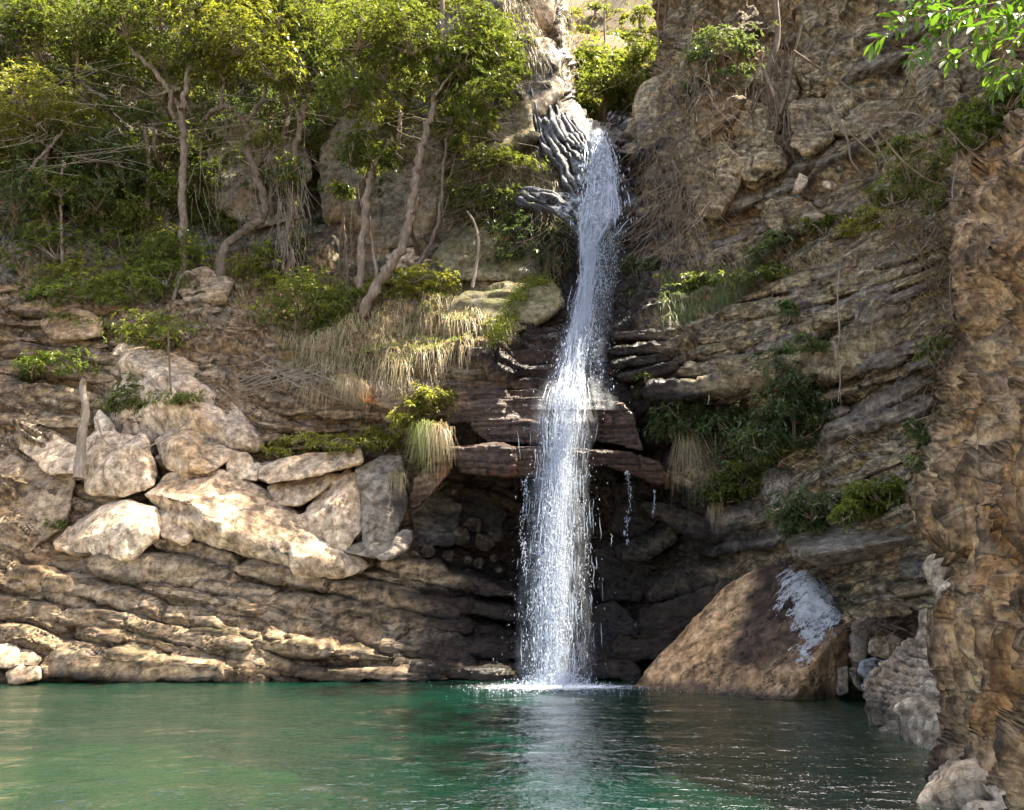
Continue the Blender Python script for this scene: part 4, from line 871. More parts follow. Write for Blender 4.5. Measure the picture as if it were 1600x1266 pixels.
# ------------------------------------------------------------ pool
def pool():
    # bed: shallow on the left, deep in the middle and right
    xs = np.linspace(-22, 12, 120); ys = np.linspace(2, 19.5, 90)
    X, Yy = np.meshgrid(xs, ys)
    P = np.stack([X.ravel(), Yy.ravel(), np.zeros(X.size)], -1)
    n = fbm(P * .3, 3, 4)
    dep = 1.1 + 3.6 * sst(-7, -.5, P[:, 0] + 2.5 * n) - .5 * n
    V = P.copy(); V[:, 2] = -dep + .15 * fbm(P * 1.2, 3, 6)
    t = simple('pool_bed_gravel', (.13, .145, .045), .9, .45, .8, col2=(.03, .05, .02))
    b = mesh('pool_bed', V, gridF(90, 120), t.m); b['kind'] = 'structure'
    # water: a closed body, its surface rippled
    t = NT('pool_water')
    p = t.pos()
    fr = t.N('Fresnel'); fr.inputs['IOR'].default_value = 1.33
    gl = t.N('BsdfGlossy'); gl.inputs['Roughness'].default_value = .03; gl.inputs['Color'].default_value = (1, 1, 1, 1)
    tr = t.N('BsdfTransparent'); tr.inputs['Color'].default_value = (.30, .68, .34, 1)
    df = t.N('BsdfDiffuse'); df.inputs['Color'].default_value = (.0015, .036, .021, 1)
    mx = t.N('MixShader'); mx.inputs[0].default_value = .5; t.L(tr.outputs[0], mx.inputs[1]); t.L(df.outputs[0], mx.inputs[2])
    m2 = t.N('MixShader'); t.L(t.math('MULTIPLY', fr.outputs[0], .56), m2.inputs[0]); t.L(mx.outputs[0], m2.inputs[1]); t.L(gl.outputs[0], m2.inputs[2])
    n1 = t.noise(t.mapped(p, (1.0, 1.5, 1)), 3.2, 4, .6, .5); n2 = t.noise(t.mapped(p, (1, 1.6, 1)), 11, 3, .6)
    h = t.math('ADD', n1, t.math('MULTIPLY', n2, .4))
    bm = t.N('Bump'); bm.inputs['Strength'].default_value = .6; bm.inputs['Distance'].default_value = .08
    t.L(h, bm.inputs['Height'])
    for n_ in (gl, fr): t.L(bm.outputs[0], n_.inputs['Normal'])
    t.L(m2.outputs[0], t.out.inputs['Surface'])
    nx, ny = 420, 300
    xs = np.linspace(-24, 13, nx); ys = 3 + (20.5 - 3) * np.linspace(0, 1, ny) ** 1.2
    X, Yy = np.meshgrid(xs, ys); q = np.stack([X.ravel(), Yy.ravel(), np.zeros(X.size)], -1)
    r = np.hypot(q[:, 0] - .95, q[:, 1] - 15.6)
    z = .018 * fbm(q * np.array([1.1, 1.7, 1]), 3, 12) + .014 * np.sin(r * 5.5 + 2 * vn(q * .8, 3)) * np.exp(-r / 4.5)
    edge = (X.ravel() <= xs[0] + 1e-6) | (X.ravel() >= xs[-1] - 1e-6) | (Yy.ravel() <= ys[0] + 1e-6) | (Yy.ravel() >= ys[-1] - 1e-6)
    V = q.copy(); V[:, 2] = z * ~edge
    F = gridF(ny, nx).tolist(); n0 = len(V)
    box = np.array([[xs[0], ys[0], -9], [xs[-1], ys[0], -9], [xs[-1], ys[-1], -9], [xs[0], ys[-1], -9]]); V = np.concatenate([V, box])
    bot = list(range(0, nx)); F = [f[::-1] if False else f for f in F]
    F.append([n0, n0 + 1] + list(range(nx - 1, -1, -1)))                                    # front side
    F.append([n0 + 2, n0 + 3] + list(range((ny - 1) * nx, ny * nx)))                         # back
    F.append([n0 + 1, n0 + 2] + [k * nx + nx - 1 for k in range(ny - 1, -1, -1)])           # right
    F.append([n0 + 3, n0] + [k * nx for k in range(0, ny)])                                 # left
    F.append([n0 + 3, n0 + 2, n0 + 1, n0])
    w = mesh('pool_water', V, F, t.m, org=(0, 0, 0)); w['kind'] = 'structure'
    w.data.polygons.foreach_set('use_smooth', np.array([len(f) == 4 and max(f) < n0 for f in F]))
    g = simple('ground_gravel', (.30, .26, .20), .95, .4, 2.0)
    xs = np.linspace(-60, 60, 60); ys = np.linspace(-60, 3.4, 50); X, Yy = np.meshgrid(xs, ys)
    P = np.stack([X.ravel(), Yy.ravel(), np.zeros(X.size)], -1)
    P[:, 2] = .45 - .55 * sst(0, 3.4, P[:, 1]) * 3 + .2 * fbm(P * .4, 3, 5)
    k = mesh('ground', P, gridF(50, 60), g.m, org=(0, 0, 0)); k['kind'] = 'structure'
pool()
# ------------------------------------------------------------ hillside seen through the gap
def hill():
    xs = np.linspace(-30, 60, 140); s = np.linspace(0, 1, 90)
    X, Sg = np.meshgrid(xs, s)
    Yh = 25 + 60 * Sg; Z = 15.2 + 75 * Sg
    P = np.stack([X.ravel(), Yh.ravel(), Z.ravel()], -1); P[:, 2] += 1.6 * fbm(P * .25, 4, 4) + .9 * ridged(P * .5, 4, 9)
    t = simple('dry_hillside_earth', (.13, .085, .05), .95, .3, 1.4, col2=(.06, .055, .02))
    o = mesh('hillside', P, gridF(90, 140), t.m); o['kind'] = 'structure'
    global HILLP; HILLP = P[(P[:, 0] > 0) & (P[:, 0] < 14) & (P[:, 1] < 58)]
    # stream bed at the lip of the fall
    xs = np.linspace(-1.5, 6.5, 60); ys = np.linspace(22.6, 38, 60); X, Yy = np.meshgrid(xs, ys)
    P = np.stack([X.ravel(), Yy.ravel(), 14.9 + .03 * (Yy.ravel() - 22) + .35 * np.abs(X.ravel() - 2.7) ** 1.3 * .6], -1)
    P[:, 2] += .25 * facet(P * 1.2, 4)[0] + .1 * fbm(P * 2, 3, 5)
    o = mesh('stream_bed', P, gridF(60, 60), M['slab'], attrs={'wet': np.full(len(P), .2)}); o['kind'] = 'structure'
hill()
# ------------------------------------------------------------ plants
class MB:
    def __init__(s): s.V = []; s.F = []; s.T = []; s.n = 0
    def add(s, V, F, t=.5):
        s.V.append(V); s.F.append(F + s.n); s.T.append(np.full(len(V), t) if np.isscalar(t) else t); s.n += len(V)
    def build(s, name, mat, parent=None, org=None, kind=None):
        if not s.V: return None
        o = mesh(name, np.concatenate(s.V), np.concatenate(s.F), mat, parent=parent, org=org, attrs={'tone': np.concatenate(s.T)})
        if kind: o['kind'] = kind
        return o
def catmull(P, n):
    P = np.asarray(P, float)
    if len(P) == 2: return P[0] + (P[1] - P[0]) * np.linspace(0, 1, n)[:, None]
    Q = np.concatenate([[2 * P[0] - P[1]], P, [2 * P[-1] - P[-2]]])
    u = np.linspace(0, len(P) - 1 - 1e-6, n); i = u.astype(int); f = (u - i)[:, None]
    a, b, c, d = Q[i], Q[i + 1], Q[i + 2], Q[i + 3]
    return .5 * (2 * b + (c - a) * f + (2 * a - 5 * b + 4 * c - d) * f ** 2 + (3 * b - a - 3 * c + d) * f ** 3)
def tube(P, r, m=6, wob=0):
    n = len(P); r = np.asarray(r) * np.ones(n)
    T = np.gradient(P, axis=0); T /= np.linalg.norm(T, axis=1, keepdims=True) + 1e-9
    ref = np.array([.3, 1, .2]); A = np.cross(T, ref); A /= np.linalg.norm(A, axis=1, keepdims=True) + 1e-9; B = np.cross(T, A)
    th = np.arange(m) / m * 2 * math.pi
    rr = r[:, None] * (1 + (wob * rng.normal(size=(n, m)) if wob else 0))
    V = P[:, None] + (A[:, None] * np.cos(th)[None, :, None] + B[:, None] * np.sin(th)[None, :, None]) * rr[:, :, None]
    i = np.arange(n - 1)[:, None] * m; j = np.arange(m)[None]; j2 = (j + 1) % m
    F = np.stack([(i + j).ravel(), (i + j2).ravel(), (i + m + j2).ravel(), (i + m + j).ravel()], -1)
    return V.reshape(-1, 3), F
def unit(v): return v / (np.linalg.norm(v, axis=-1, keepdims=True) + 1e-9)
def leafquads(mb, P, D, L, Wd, tone, fold=.25):
    n = len(P); D = unit(D); U = np.tile([0., 0, 1], (n, 1)) + .35 * rng.normal(size=(n, 3))
    S_ = unit(np.cross(D, U)); Nn = np.cross(S_, D)
    L = L[:, None]; Wd = Wd[:, None]
    a = P; m = P + D * L * .45; b = m + S_ * Wd * .5 + Nn * Wd * fold; c = P + D * L - np.array([0, 0, 1]) * L * .12; d = m - S_ * Wd * .5 + Nn * Wd * fold
    V = np.stack([a, b, c, d], 1).reshape(-1, 3)
    F = np.arange(n * 4).reshape(n, 4)
    mb.add(V, F, np.repeat(tone, 4))
def whorls(mb, C, ax, k, L, ratio=.3, droop=.3, tone=.5, tv=.25, spread=(45, 95)):
    n = len(C); ax = unit(ax)
    ref = np.tile([1., .3, .1], (n, 1)); A = unit(np.cross(ax, ref)); B = np.cross(ax, A)
    az = rng.uniform(0, 2 * math.pi, (n, 1)) + np.arange(k)[None] * 2.4 + rng.normal(0, .2, (n, k))
    ti = np.radians(rng.uniform(spread[0], spread[1], (n, k)))
    D = ax[:, None] * np.cos(ti)[..., None] + (A[:, None] * np.cos(az)[..., None] + B[:, None] * np.sin(az)[..., None]) * np.sin(ti)[..., None]
    D[..., 2] -= droop
    L_ = L * rng.uniform(.6, 1.2, (n, k)); t0 = np.clip(tone + tv * rng.normal(size=(n, 1)), 0, 1) + .08 * rng.normal(size=(n, k))
    P = C[:, None] + ax[:, None] * rng.uniform(-.3, .05, (n, k, 1)) * L
    leafquads(mb, P.reshape(-1, 3), D.reshape(-1, 3), L_.ravel(), (L_ * ratio).ravel(), np.clip(t0, 0, 1).ravel())
def clump_pts(px, py, Y, rx, ry, n, sub=9, dz=1.0):
    """points of a leafy clump: several uneven sub-clumps in an ellipsoid"""
    c = at(px, py, Y); s = 1 / ppm(Y, py)
    R_ = np.array([rx * s, (rx + ry) / 2 * s * dz, ry * s])
    u = unit(rng.normal(size=(sub, 3))) * rng.uniform(.35, .9, (sub, 1))
    w = rng.uniform(.4, 1, sub); w /= w.sum()
    k = rng.choice(sub, n, p=w)
    off = rng.normal(size=(n, 3)) * np.array([.26, .26, .17])
    o = u[k] + off
    return c + o * R_, unit(o * np.array([1, 1, .6]) + np.array([0, -.15, .55])), c + u * R_
def foliage(mb, tw, clumps, Y, mat_L=.15, k=7, dens=1.0, tone=.5, ratio=.3, root=None, dz=1.0, droop=.3):
    for (px, py, rx, ry) in clumps:
        rx *= 1.28; ry *= 1.25
        n = int(rx * ry / 11 * dens) + 6
        yy = Y + rng.uniform(-.5, .5)
        sub = max(5, int(5 + rx * ry / 260))
        C, ax, subs = clump_pts(px, py, yy, rx, ry, n, sub=sub, dz=dz)
        whorls(mb, C, ax, k, mat_L, ratio, droop, np.clip(tone + rng.normal(0, .08), 0, 1))
        if tw is not None:
            c0 = at(px, py + ry * .6, yy)
            for sc in subs:
                mid = (c0 + sc) / 2 + rng.normal(size=3) * .08
                V, F = tube(catmull([c0, mid, sc], 6), np.linspace(.02, .007, 6), 4); tw.add(V, F)
            q = rng.choice(len(C), len(C) // 5, replace=False)
            d = ((C[q][:, None] - subs[None]) ** 2).sum(-1).argmin(1)
            for a, b in zip(C[q], subs[d]):
                V, F = tube(np.stack([b, (a + b) / 2 + rng.normal(size=3) * .03, a]), [.007, .006, .004], 3); tw.add(V, F)
def tree(label, trunks, clumps, leaf='leaf', bark='bark', Y=None, L=.18, k=7, dens=1.05, tone=.5, group='trees on the left bank', name='tree', cat='tree', lean=None, ratio=.3, surf=None, wob=.07):
    b0 = trunks[0][0][0]
    sf = surf or SL
    if Y is None: Y = sf(b0[0], b0[1])[1] - .15
    base = at(b0[0], b0[1], Y)
    t = thing(name, base, label, cat, group)
    for q, (pts, r0, r1) in enumerate(trunks):
        s = 1 / ppm(Y, 200)
        P = np.array([at(x, y, Y + .25 * math.sin(i * 1.3 + q * 2) * (q > 0)) for i, (x, y) in enumerate(pts)])
        if q == 0 or pts[0][1] > 340: P = np.concatenate([[P[0] + np.array([0, max(0, sf(*pts[0])[1] - Y) + .3, -.25])], P])
        n = max(8, int(6 * len(P)))
        C = catmull(P, n); C = C + .03 * rng.normal(size=C.shape) * (np.arange(n) > 0)[:, None] * min(1, r0 / 6)
        rr = .82 * np.linspace(r0, r1, n) * s * (1 + .12 * np.sin(np.arange(n) * 1.7) * rng.uniform(.3, 1, n))
        if q == 0: rr[:4] *= [1.9, 1.6, 1.3, 1.1]
        V, F = tube(C, rr, 9 if r0 > 4 else 6, wob)
        mesh('trunk' if q == 0 else 'limb', V, F, M[bark], parent=t)
    mb, tw = MB(), MB()
    foliage(mb, tw, clumps, Y, L, k, dens, tone, ratio)
    mb.build('crown', M[leaf], t); tw.build('twigs', M[bark], t, kind='stuff')
    return t
tree('tree forking at mid height into two pale knotted limbs, left of the S trunk', [([(285, 445), (287, 380), (284, 300), (287, 230), (283, 170)], 8, 6), ([(283, 172), (264, 142), (238, 108), (205, 75), (185, 30), (170, -20)], 5.5, 3), ([(284, 172), (292, 130), (298, 90), (303, 40), (310, -30)], 6, 4), ([(264, 142), (240, 150), (215, 140)], 3, 1.5), ([(286, 200), (270, 180), (266, 140)], 5, 4)],
     [(200, 28, 80, 38), (300, 5, 80, 40), (255, 85, 50, 28), (330, 70, 40, 25), (215, 175, 34, 20), (330, 210, 26, 14)], tone=.5)
tree('tree whose dark trunk bends in an S over the grassy ledge', [([(347, 470), (345, 425), (352, 385), (382, 362), (405, 345), (413, 322), (402, 280), (390, 235), (384, 190)], 10, 5.5), ([(384, 192), (362, 172), (345, 168), (326, 180), (316, 195)], 5, 4), ([(384, 190), (405, 165), (418, 130), (425, 80), (440, 20)], 4, 2.5), ([(345, 168), (350, 120), (345, 60), (350, -10)], 4, 2.5), ([(400, 270), (420, 250), (430, 225)], 2, 1)],
     [(375, 50, 75, 48), (435, 105, 50, 30), (402, 222, 30, 13), (350, 110, 35, 22)], bark='bark_d', leaf='leaf_y', tone=.4)
tree('slim tree with a kinked pale branch reaching left, standing left of the forked tree', [([(228, 365), (232, 300), (232, 250), (228, 210), (215, 165), (207, 150)], 5, 4), ([(207, 150), (190, 165), (165, 155), (135, 135), (118, 122)], 4.5, 3.5), ([(118, 122), (122, 90), (128, 50), (120, -10)], 3, 2), ([(118, 122), (90, 100), (60, 80)], 2.5, 1.2), ([(207, 150), (212, 110), (205, 60)], 2.5, 1.2)],
     [(125, 45, 75, 38), (178, 100, 42, 24), (80, 105, 50, 24)], tone=.55)
tree('low spreading tree at the left edge with the brightest yellow green crown', [([(75, 360), (70, 300), (68, 260), (76, 232)], 6, 4), ([(28, 350), (32, 290), (55, 255), (76, 232)], 4, 3), ([(76, 232), (98, 205), (110, 180)], 3, 1.5), ([(76, 232), (50, 205), (30, 180)], 3, 1.5)],
     [(60, 165, 85, 42), (118, 190, 42, 32), (15, 190, 45, 40), (70, 205, 60, 28)], leaf='leaf_y', tone=.8, L=.17)
tree('straight orange brown tree with a small round crown below the canopy', [([(562, 480), (564, 420), (570, 340), (577, 285), (584, 255)], 8.5, 5.5), ([(584, 256), (570, 240), (560, 225)], 4, 2), ([(584, 258), (600, 235), (612, 215)], 4, 2), ([(590, 440), (582, 380), (576, 330)], 4, 2.5)],
     [(575, 228, 38, 26), (604, 250, 24, 18), (548, 240, 22, 16)], tone=.45)
tree('tall leaning tree beside the straight one, its trunk slanting right into the canopy', [([(568, 490), (590, 445), (622, 398), (641, 345), (646, 300), (655, 245), (668, 200), (680, 150), (688, 80), (692, 0), (695, -60)], 11, 4), ([(641, 345), (650, 325), (655, 300)], 6, 3), ([(680, 150), (710, 110), (740, 90)], 3, 1.5), ([(688, 90), (650, 60), (610, 50)], 3, 1.5)],
     [(645, 50, 70, 45), (720, 85, 50, 35), (600, 95, 50, 40), (560, 45, 70, 42), (740, 30, 45, 40), (765, 150, 36, 26), (735, 110, 55, 36), (780, 75, 40, 34), (800, 110, 22, 22), (745, 185, 34, 18), (690, 140, 45, 28), (545, 140, 48, 32)], tone=.5, dens=.9)
tree('thin pale sapling leaning over the grassy slope, right of the leaning tree', [([(650, 425), (672, 382), (688, 332), (692, 270), (697, 215)], 4.5, 2.5), ([(690, 300), (705, 270), (712, 240)], 2, 1)], [(704, 192, 34, 24), (722, 225, 20, 14)], tone=.55)
tree('ivy wrapped tree hung with roots, halfway between the S trunk and the straight tree', [([(452, 430), (455, 340), (458, 270), (466, 210), (476, 165)], 8, 5), ([(476, 166), (490, 130), (505, 90)], 4, 2), ([(470, 190), (455, 150), (450, 110)], 3, 2)],
     [(482, 118, 50, 34), (505, 55, 60, 40), (455, 300, 14, 60), (458, 385, 16, 35)], bark='root', tone=.45)
tree('thin dark sapling cluster behind the straight orange tree', [([(545, 445), (538, 370), (534, 310)], 3.5, 2), ([(533, 440), (530, 380), (540, 330)], 2.5, 1.5)], [(536, 292, 22, 16)], bark='bark_d', tone=.4)
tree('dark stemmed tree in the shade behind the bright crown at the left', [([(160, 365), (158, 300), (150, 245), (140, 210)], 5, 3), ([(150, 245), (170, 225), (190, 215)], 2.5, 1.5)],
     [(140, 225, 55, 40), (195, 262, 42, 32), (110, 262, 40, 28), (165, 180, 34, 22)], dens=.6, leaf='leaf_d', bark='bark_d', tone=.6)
tree('slender pole like tree rising between the low shrubs near the left edge', [([(98, 430), (97, 370), (96, 300), (99, 255)], 3.5, 2)], [(95, 290, 34, 24), (60, 310, 34, 22)], leaf='leaf', dens=.7, tone=.7)
tree('canopy tree rooted on the high ledge, its crown filling the top left corner', [([(20, 230), (22, 160), (30, 80), (28, 0), (30, -60)], 7, 5), ([(30, 60), (60, 30), (90, 0)], 3, 2)], [(30, 30, 70, 45), (80, -5, 60, 40), (-20, 80, 50, 50), (10, 120, 45, 26)], Y=24.2, tone=.4)
tree('high canopy tree with thin dark limbs above the S trunk', [([(440, 250), (450, 180), (440, 100), (450, 20), (455, -50)], 5, 4), ([(450, 30), (490, 10), (530, -10)], 2.5, 1.5)], [(430, 5, 75, 40), (520, -5, 70, 40), (480, 60, 50, 34), (400, -20, 60, 30)], Y=23.6, leaf='leaf_y', bark='bark_d', tone=.3)
tree('canopy tree overhanging the cliff to the right of the leaning trunk', [([(622, 230), (630, 150), (625, 80), (630, 0), (635, -60)], 5, 4), ([(628, 40), (670, 10), (720, -10)], 2.5, 1.5)], [(620, 10, 60, 35), (690, -5, 70, 34), (780, 60, 30, 34), (640, 130, 34, 28), (590, 160, 40, 26)], Y=23.4, leaf='leaf_y', tone=.35)
tree('broad tree high on the wall, its crown filling the canopy above the forked trunk', [([(240, 235), (246, 160), (250, 80), (252, 0), (250, -60)], 5, 4)], [(240, 30, 85, 45), (160, 75, 55, 30), (330, 30, 70, 45), (300, 120, 40, 26), (60, 70, 70, 40), (200, 130, 44, 26)], Y=24.0, leaf='leaf', tone=.45)
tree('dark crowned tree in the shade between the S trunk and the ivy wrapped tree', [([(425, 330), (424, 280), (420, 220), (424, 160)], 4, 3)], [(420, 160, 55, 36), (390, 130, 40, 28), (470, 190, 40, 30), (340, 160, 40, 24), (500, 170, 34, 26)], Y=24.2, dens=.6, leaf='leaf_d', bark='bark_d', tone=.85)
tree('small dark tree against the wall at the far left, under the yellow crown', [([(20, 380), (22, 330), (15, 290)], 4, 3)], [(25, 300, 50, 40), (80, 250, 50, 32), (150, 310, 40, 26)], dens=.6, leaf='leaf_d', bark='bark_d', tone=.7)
# bare branches and the grey stump
def stick(pts, r0, r1, label, name='branch', cat='branch', Y=None, bark='twig', group=None, parent=None, surf=None, m=6, push=.25, wob=.06):
    P = []
    for i, p in enumerate(pts):
        if len(p) == 3: P.append(at(*p))
        else:
            yy = Y if Y is not None else (surf or SL)(p[0], p[1])[1] - push
            P.append(at(p[0], p[1], yy + .08 * math.sin(i * 2.1)))
    P = np.array(P); n = 5 * len(pts); C = catmull(P, n); s = 1 / ppm(P[:, 1].mean(), 400)
    V, F = tube(C, np.linspace(r0, r1, n) * s, m, wob)
    o = mesh(name, V, F, M[bark], parent=parent)
    if label: finish(o, label, cat, group)
    return o
stick([(368, 97), (390, 98), (412, 112), (430, 118), (452, 112)], 2, 1.5, 'bare white branch hooked in front of the canopy above the S trunk', Y=21.8)
stick([(122, 748), (126, 715), (128, 680), (134, 640), (129, 605), (133, 590)], 8, 4, 'bare grey dead stump leaning upright against the cracked block', name='stump', cat='stump', Y=18.3, m=9)
stick([(150, 655), (165, 690), (200, 705), (250, 690), (300, 655)], 1.6, 1, 'thin bare stick bent across the boulders beside the stump', Y=18.6)
stick([(225, 540), (245, 500), (262, 485)], 3, 2, 'short dark stem rising from the top of the wedge boulder', Y=20.3, bark='bark_d')
stick([(263, 520), (265, 580), (268, 620), (268, 640)], 1.6, .8, 'thin dark shoot hanging down over the face of the wedge boulder', Y=19.3, bark='bark_d')
stick([(270, 470), (280, 440), (292, 425), (305, 430)], 3, 2, 'curved white dead branch arching out of the leaf litter', Y=21.8)
stick([(738, 450), (745, 410), (748, 380), (742, 350), (730, 330)], 3, 1.5, 'thin grey sapling without leaves on the ledge left of the fall', Y=21.0)

# shrubs: (label, clumps, leaf, Y or None, leaf length, tone)
def shrub(label, clumps, leaf='leaf', Y=None, L=.14, tone=.5, dens=1.0, surf=None, group=None, k=7, ratio=.34, push=.7, name='shrub', stem=True, droop=.3):
    sf = surf or SL
    if surf is not None and Y is None: clumps = [(a, b, c * 1.4, d * 1.4) for a, b, c, d in clumps]
    cx = clumps[0][0]; cy = clumps[0][1] + clumps[0][3]
    if Y is None: Y = sf(cx, clumps[0][1])[1] - push
    if surf is None: clumps = [(a, b, c * 1.35, d * 1.35) for a, b, c, d in clumps]; L *= 1.1
    t = thing(name, at(cx, cy, Y), label, name, group)
    mb, tw = MB(), MB(); foliage(mb, tw, clumps, Y, L, k, dens, tone, ratio, dz=.7, droop=droop)
    if stem:
        for q in range(3):
            x2, y2 = cx + rng.uniform(-.6, .6) * clumps[0][2], clumps[0][1] - rng.uniform(-.2, .5) * clumps[0][3]
            V, F = tube(catmull([at(cx, cy, Y + .2), at((cx + x2) / 2, (cy + y2) / 2, Y + .05), at(x2, y2, Y)], 7), np.linspace(.022, .008, 7), 5); tw.add(V, F)
    mb.build('leaves', M[leaf], t); tw.build('stems', M['bark'], t, kind='stuff')
    return t
LSH = [
 ('feathery yellow green bush below the canopy at the far left', [(30, 250, 44, 30), (0, 220, 40, 30)], 'leaf_y', .6),
 ('light green sapling foliage left of the slim tree', [(165, 270, 34, 24), (185, 235, 26, 20), (150, 240, 26, 18)], 'leaf_b', .35),
 ('bright leafy saplings between the slim and forked trees', [(215, 345, 30, 26), (255, 370, 30, 20), (180, 345, 26, 18)], 'leaf_y', .7),
 ('long band of low yellow green shrubs along the foot of the trees', [(110, 450, 34, 14), (60, 460, 30, 14), (215, 445, 34, 16), (260, 430, 30, 16)], 'leaf_b', .5),
 ('thin green foliage round the middle of the S trunk', [(390, 300, 26, 22), (430, 270, 26, 22), (375, 260, 22, 18), (430, 330, 20, 20)], 'leaf', .55),
 ('leafy creeper on the wall between the ivy wrapped tree and the straight tree', [(500, 240, 30, 30), (515, 300, 24, 30), (500, 370, 22, 24)], 'leaf', .35),
 ('drooping leaves on the wall right of the small round crown', [(640, 215, 30, 24), (610, 300, 16, 20), (625, 180, 26, 18)], 'leaf_y', .4),
 ('light green spray at the right end of the canopy near the sunlit rock', [(760, 100, 36, 26), (790, 85, 26, 18), (735, 150, 34, 20), (775, 130, 24, 18)], 'leaf_b', .3),
 ('yellow green undergrowth at the foot of the twin trunks', [(600, 450, 34, 14), (640, 460, 34, 12), (560, 490, 26, 12)], 'leaf_y', .9),

 ('dense green thicket between the pole tree and the slim tree', [(130, 330, 50, 34), (90, 350, 34, 26), (170, 370, 40, 24)], 'leaf', .5),
 ('mottled green thicket behind the forked trunk', [(255, 240, 40, 34), (240, 290, 40, 30), (310, 270, 28, 34)], 'leaf', .3),
 ('grey green bush against the wall at the far left', [(10, 350, 40, 30), (40, 390, 44, 24)], 'leaf', .75),
 ('sparse light shrub in front of the wall between the forked and S trunks', [(330, 300, 26, 30), (345, 350, 22, 18), (310, 225, 20, 16)], 'leaf_b', .3),
 ('scrubby bush at the foot of the ivy wrapped tree', [(450, 445, 34, 18), (415, 400, 22, 18)], 'leaf', .6),

 ('dark shrub at the left edge below the bright crown', [(20, 290, 40, 26), (50, 260, 30, 18)], 'leaf', .8),
 ('light green shrub under the slender pole tree at the left', [(90, 385, 45, 22), (60, 405, 40, 18)], 'leaf_b', .5),
 ('shrub with grey green leaves between the slim tree and the pole tree', [(160, 320, 34, 24), (190, 340, 26, 20)], 'leaf', .7),
 ('leafy shrub just left of the forked trunk', [(250, 325, 36, 26), (262, 290, 24, 18)], 'leaf_b', .35),
 ('bright shrub right of the foot of the forked trunk', [(312, 330, 26, 38), (325, 370, 26, 22)], 'leaf_b', .6),
 ('wide green shrub spread over the bank below the slim tree', [(195, 395, 48, 22), (240, 410, 34, 18)], 'leaf', .8),
 ('low yellow green shrub on the stony slope at the left', [(130, 425, 40, 18), (165, 440, 30, 14)], 'leaf_y', .8),
 ('round leafed green shrub in front of the forked trunk foot', [(295, 400, 38, 26), (265, 380, 26, 18)], 'leaf_b', .45),
 ('low fern like plant under the bend of the S trunk', [(395, 425, 40, 16), (430, 440, 22, 12)], 'leaf_y', .6),
 ('small dark green plant on the pale soil above the wedge boulder', [(180, 465, 22, 9)], 'leaf', .9),
 ('low leafy twigs hanging over the top of the wedge boulder', [(250, 515, 48, 16), (210, 520, 24, 14)], 'leaf', .8),
 ('bright sapling leaves on the dark ledge at the far left', [(125, 505, 34, 10)], 'leaf_b', .5),
 ('flat spray of green leaves over the shaded ledge at the left', [(75, 562, 38, 13), (50, 575, 22, 8)], 'leaf_b', .3),
 ('small glossy leaves in the shade on the left flank of the wedge boulder', [(205, 620, 30, 26), (225, 640, 16, 12)], 'leaf', .5),
 ('tiny shoot of leaves on the sunlit face of the wedge boulder', [(278, 618, 22, 8)], 'leaf', .8),
 ('little tuft of green at the waterline side of the broad dappled hump', [(90, 818, 8, 6)], 'leaf_b', .3),
 ('dark feathery shrub at the left end of the grassy ledge', [(470, 480, 40, 40), (500, 520, 36, 30), (455, 530, 24, 26)], 'leaf', .9),
 ('fern patch with a pale broad leaf left of the twin trunks', [(520, 480, 30, 22), (545, 455, 22, 14)], 'leaf', .6),
 ('brownish scrub clinging to the wall right of the thin pale sapling', [(740, 290, 40, 40), (770, 320, 34, 30)], 'leaf', .55),
 ('low leafy band along the ledge above the olive bulge', [(800, 250, 34, 10), (770, 242, 24, 9)], 'leaf', .8),
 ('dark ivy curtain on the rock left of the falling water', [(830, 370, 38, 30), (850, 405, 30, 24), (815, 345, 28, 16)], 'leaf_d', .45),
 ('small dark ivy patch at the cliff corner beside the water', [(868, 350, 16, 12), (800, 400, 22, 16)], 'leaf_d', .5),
 ('sunlit scrub on the ledge below the long overhanging block', [(650, 430, 34, 12), (690, 440, 26, 10)], 'leaf_y', .8),
 ('light green creeper hanging at the right end of the overhang', [(655, 650, 28, 26), (670, 620, 24, 12)], 'leaf_y', .7),
 ('green moss and leaves on top of the flat grass topped block', [(480, 692, 40, 8), (530, 690, 34, 9), (430, 705, 18, 6)], 'leaf_y', .6),
 ('leafy fringe over the tall upright grey block', [(600, 695, 30, 14), (585, 680, 20, 10)], 'leaf_y', .7),
]
for lab, cl, lf, tn in LSH:
    shrub(lab, cl, lf, tone=tn, group='shrubs of the left bank', L=.13 if lf != 'leaf_d' else .12)
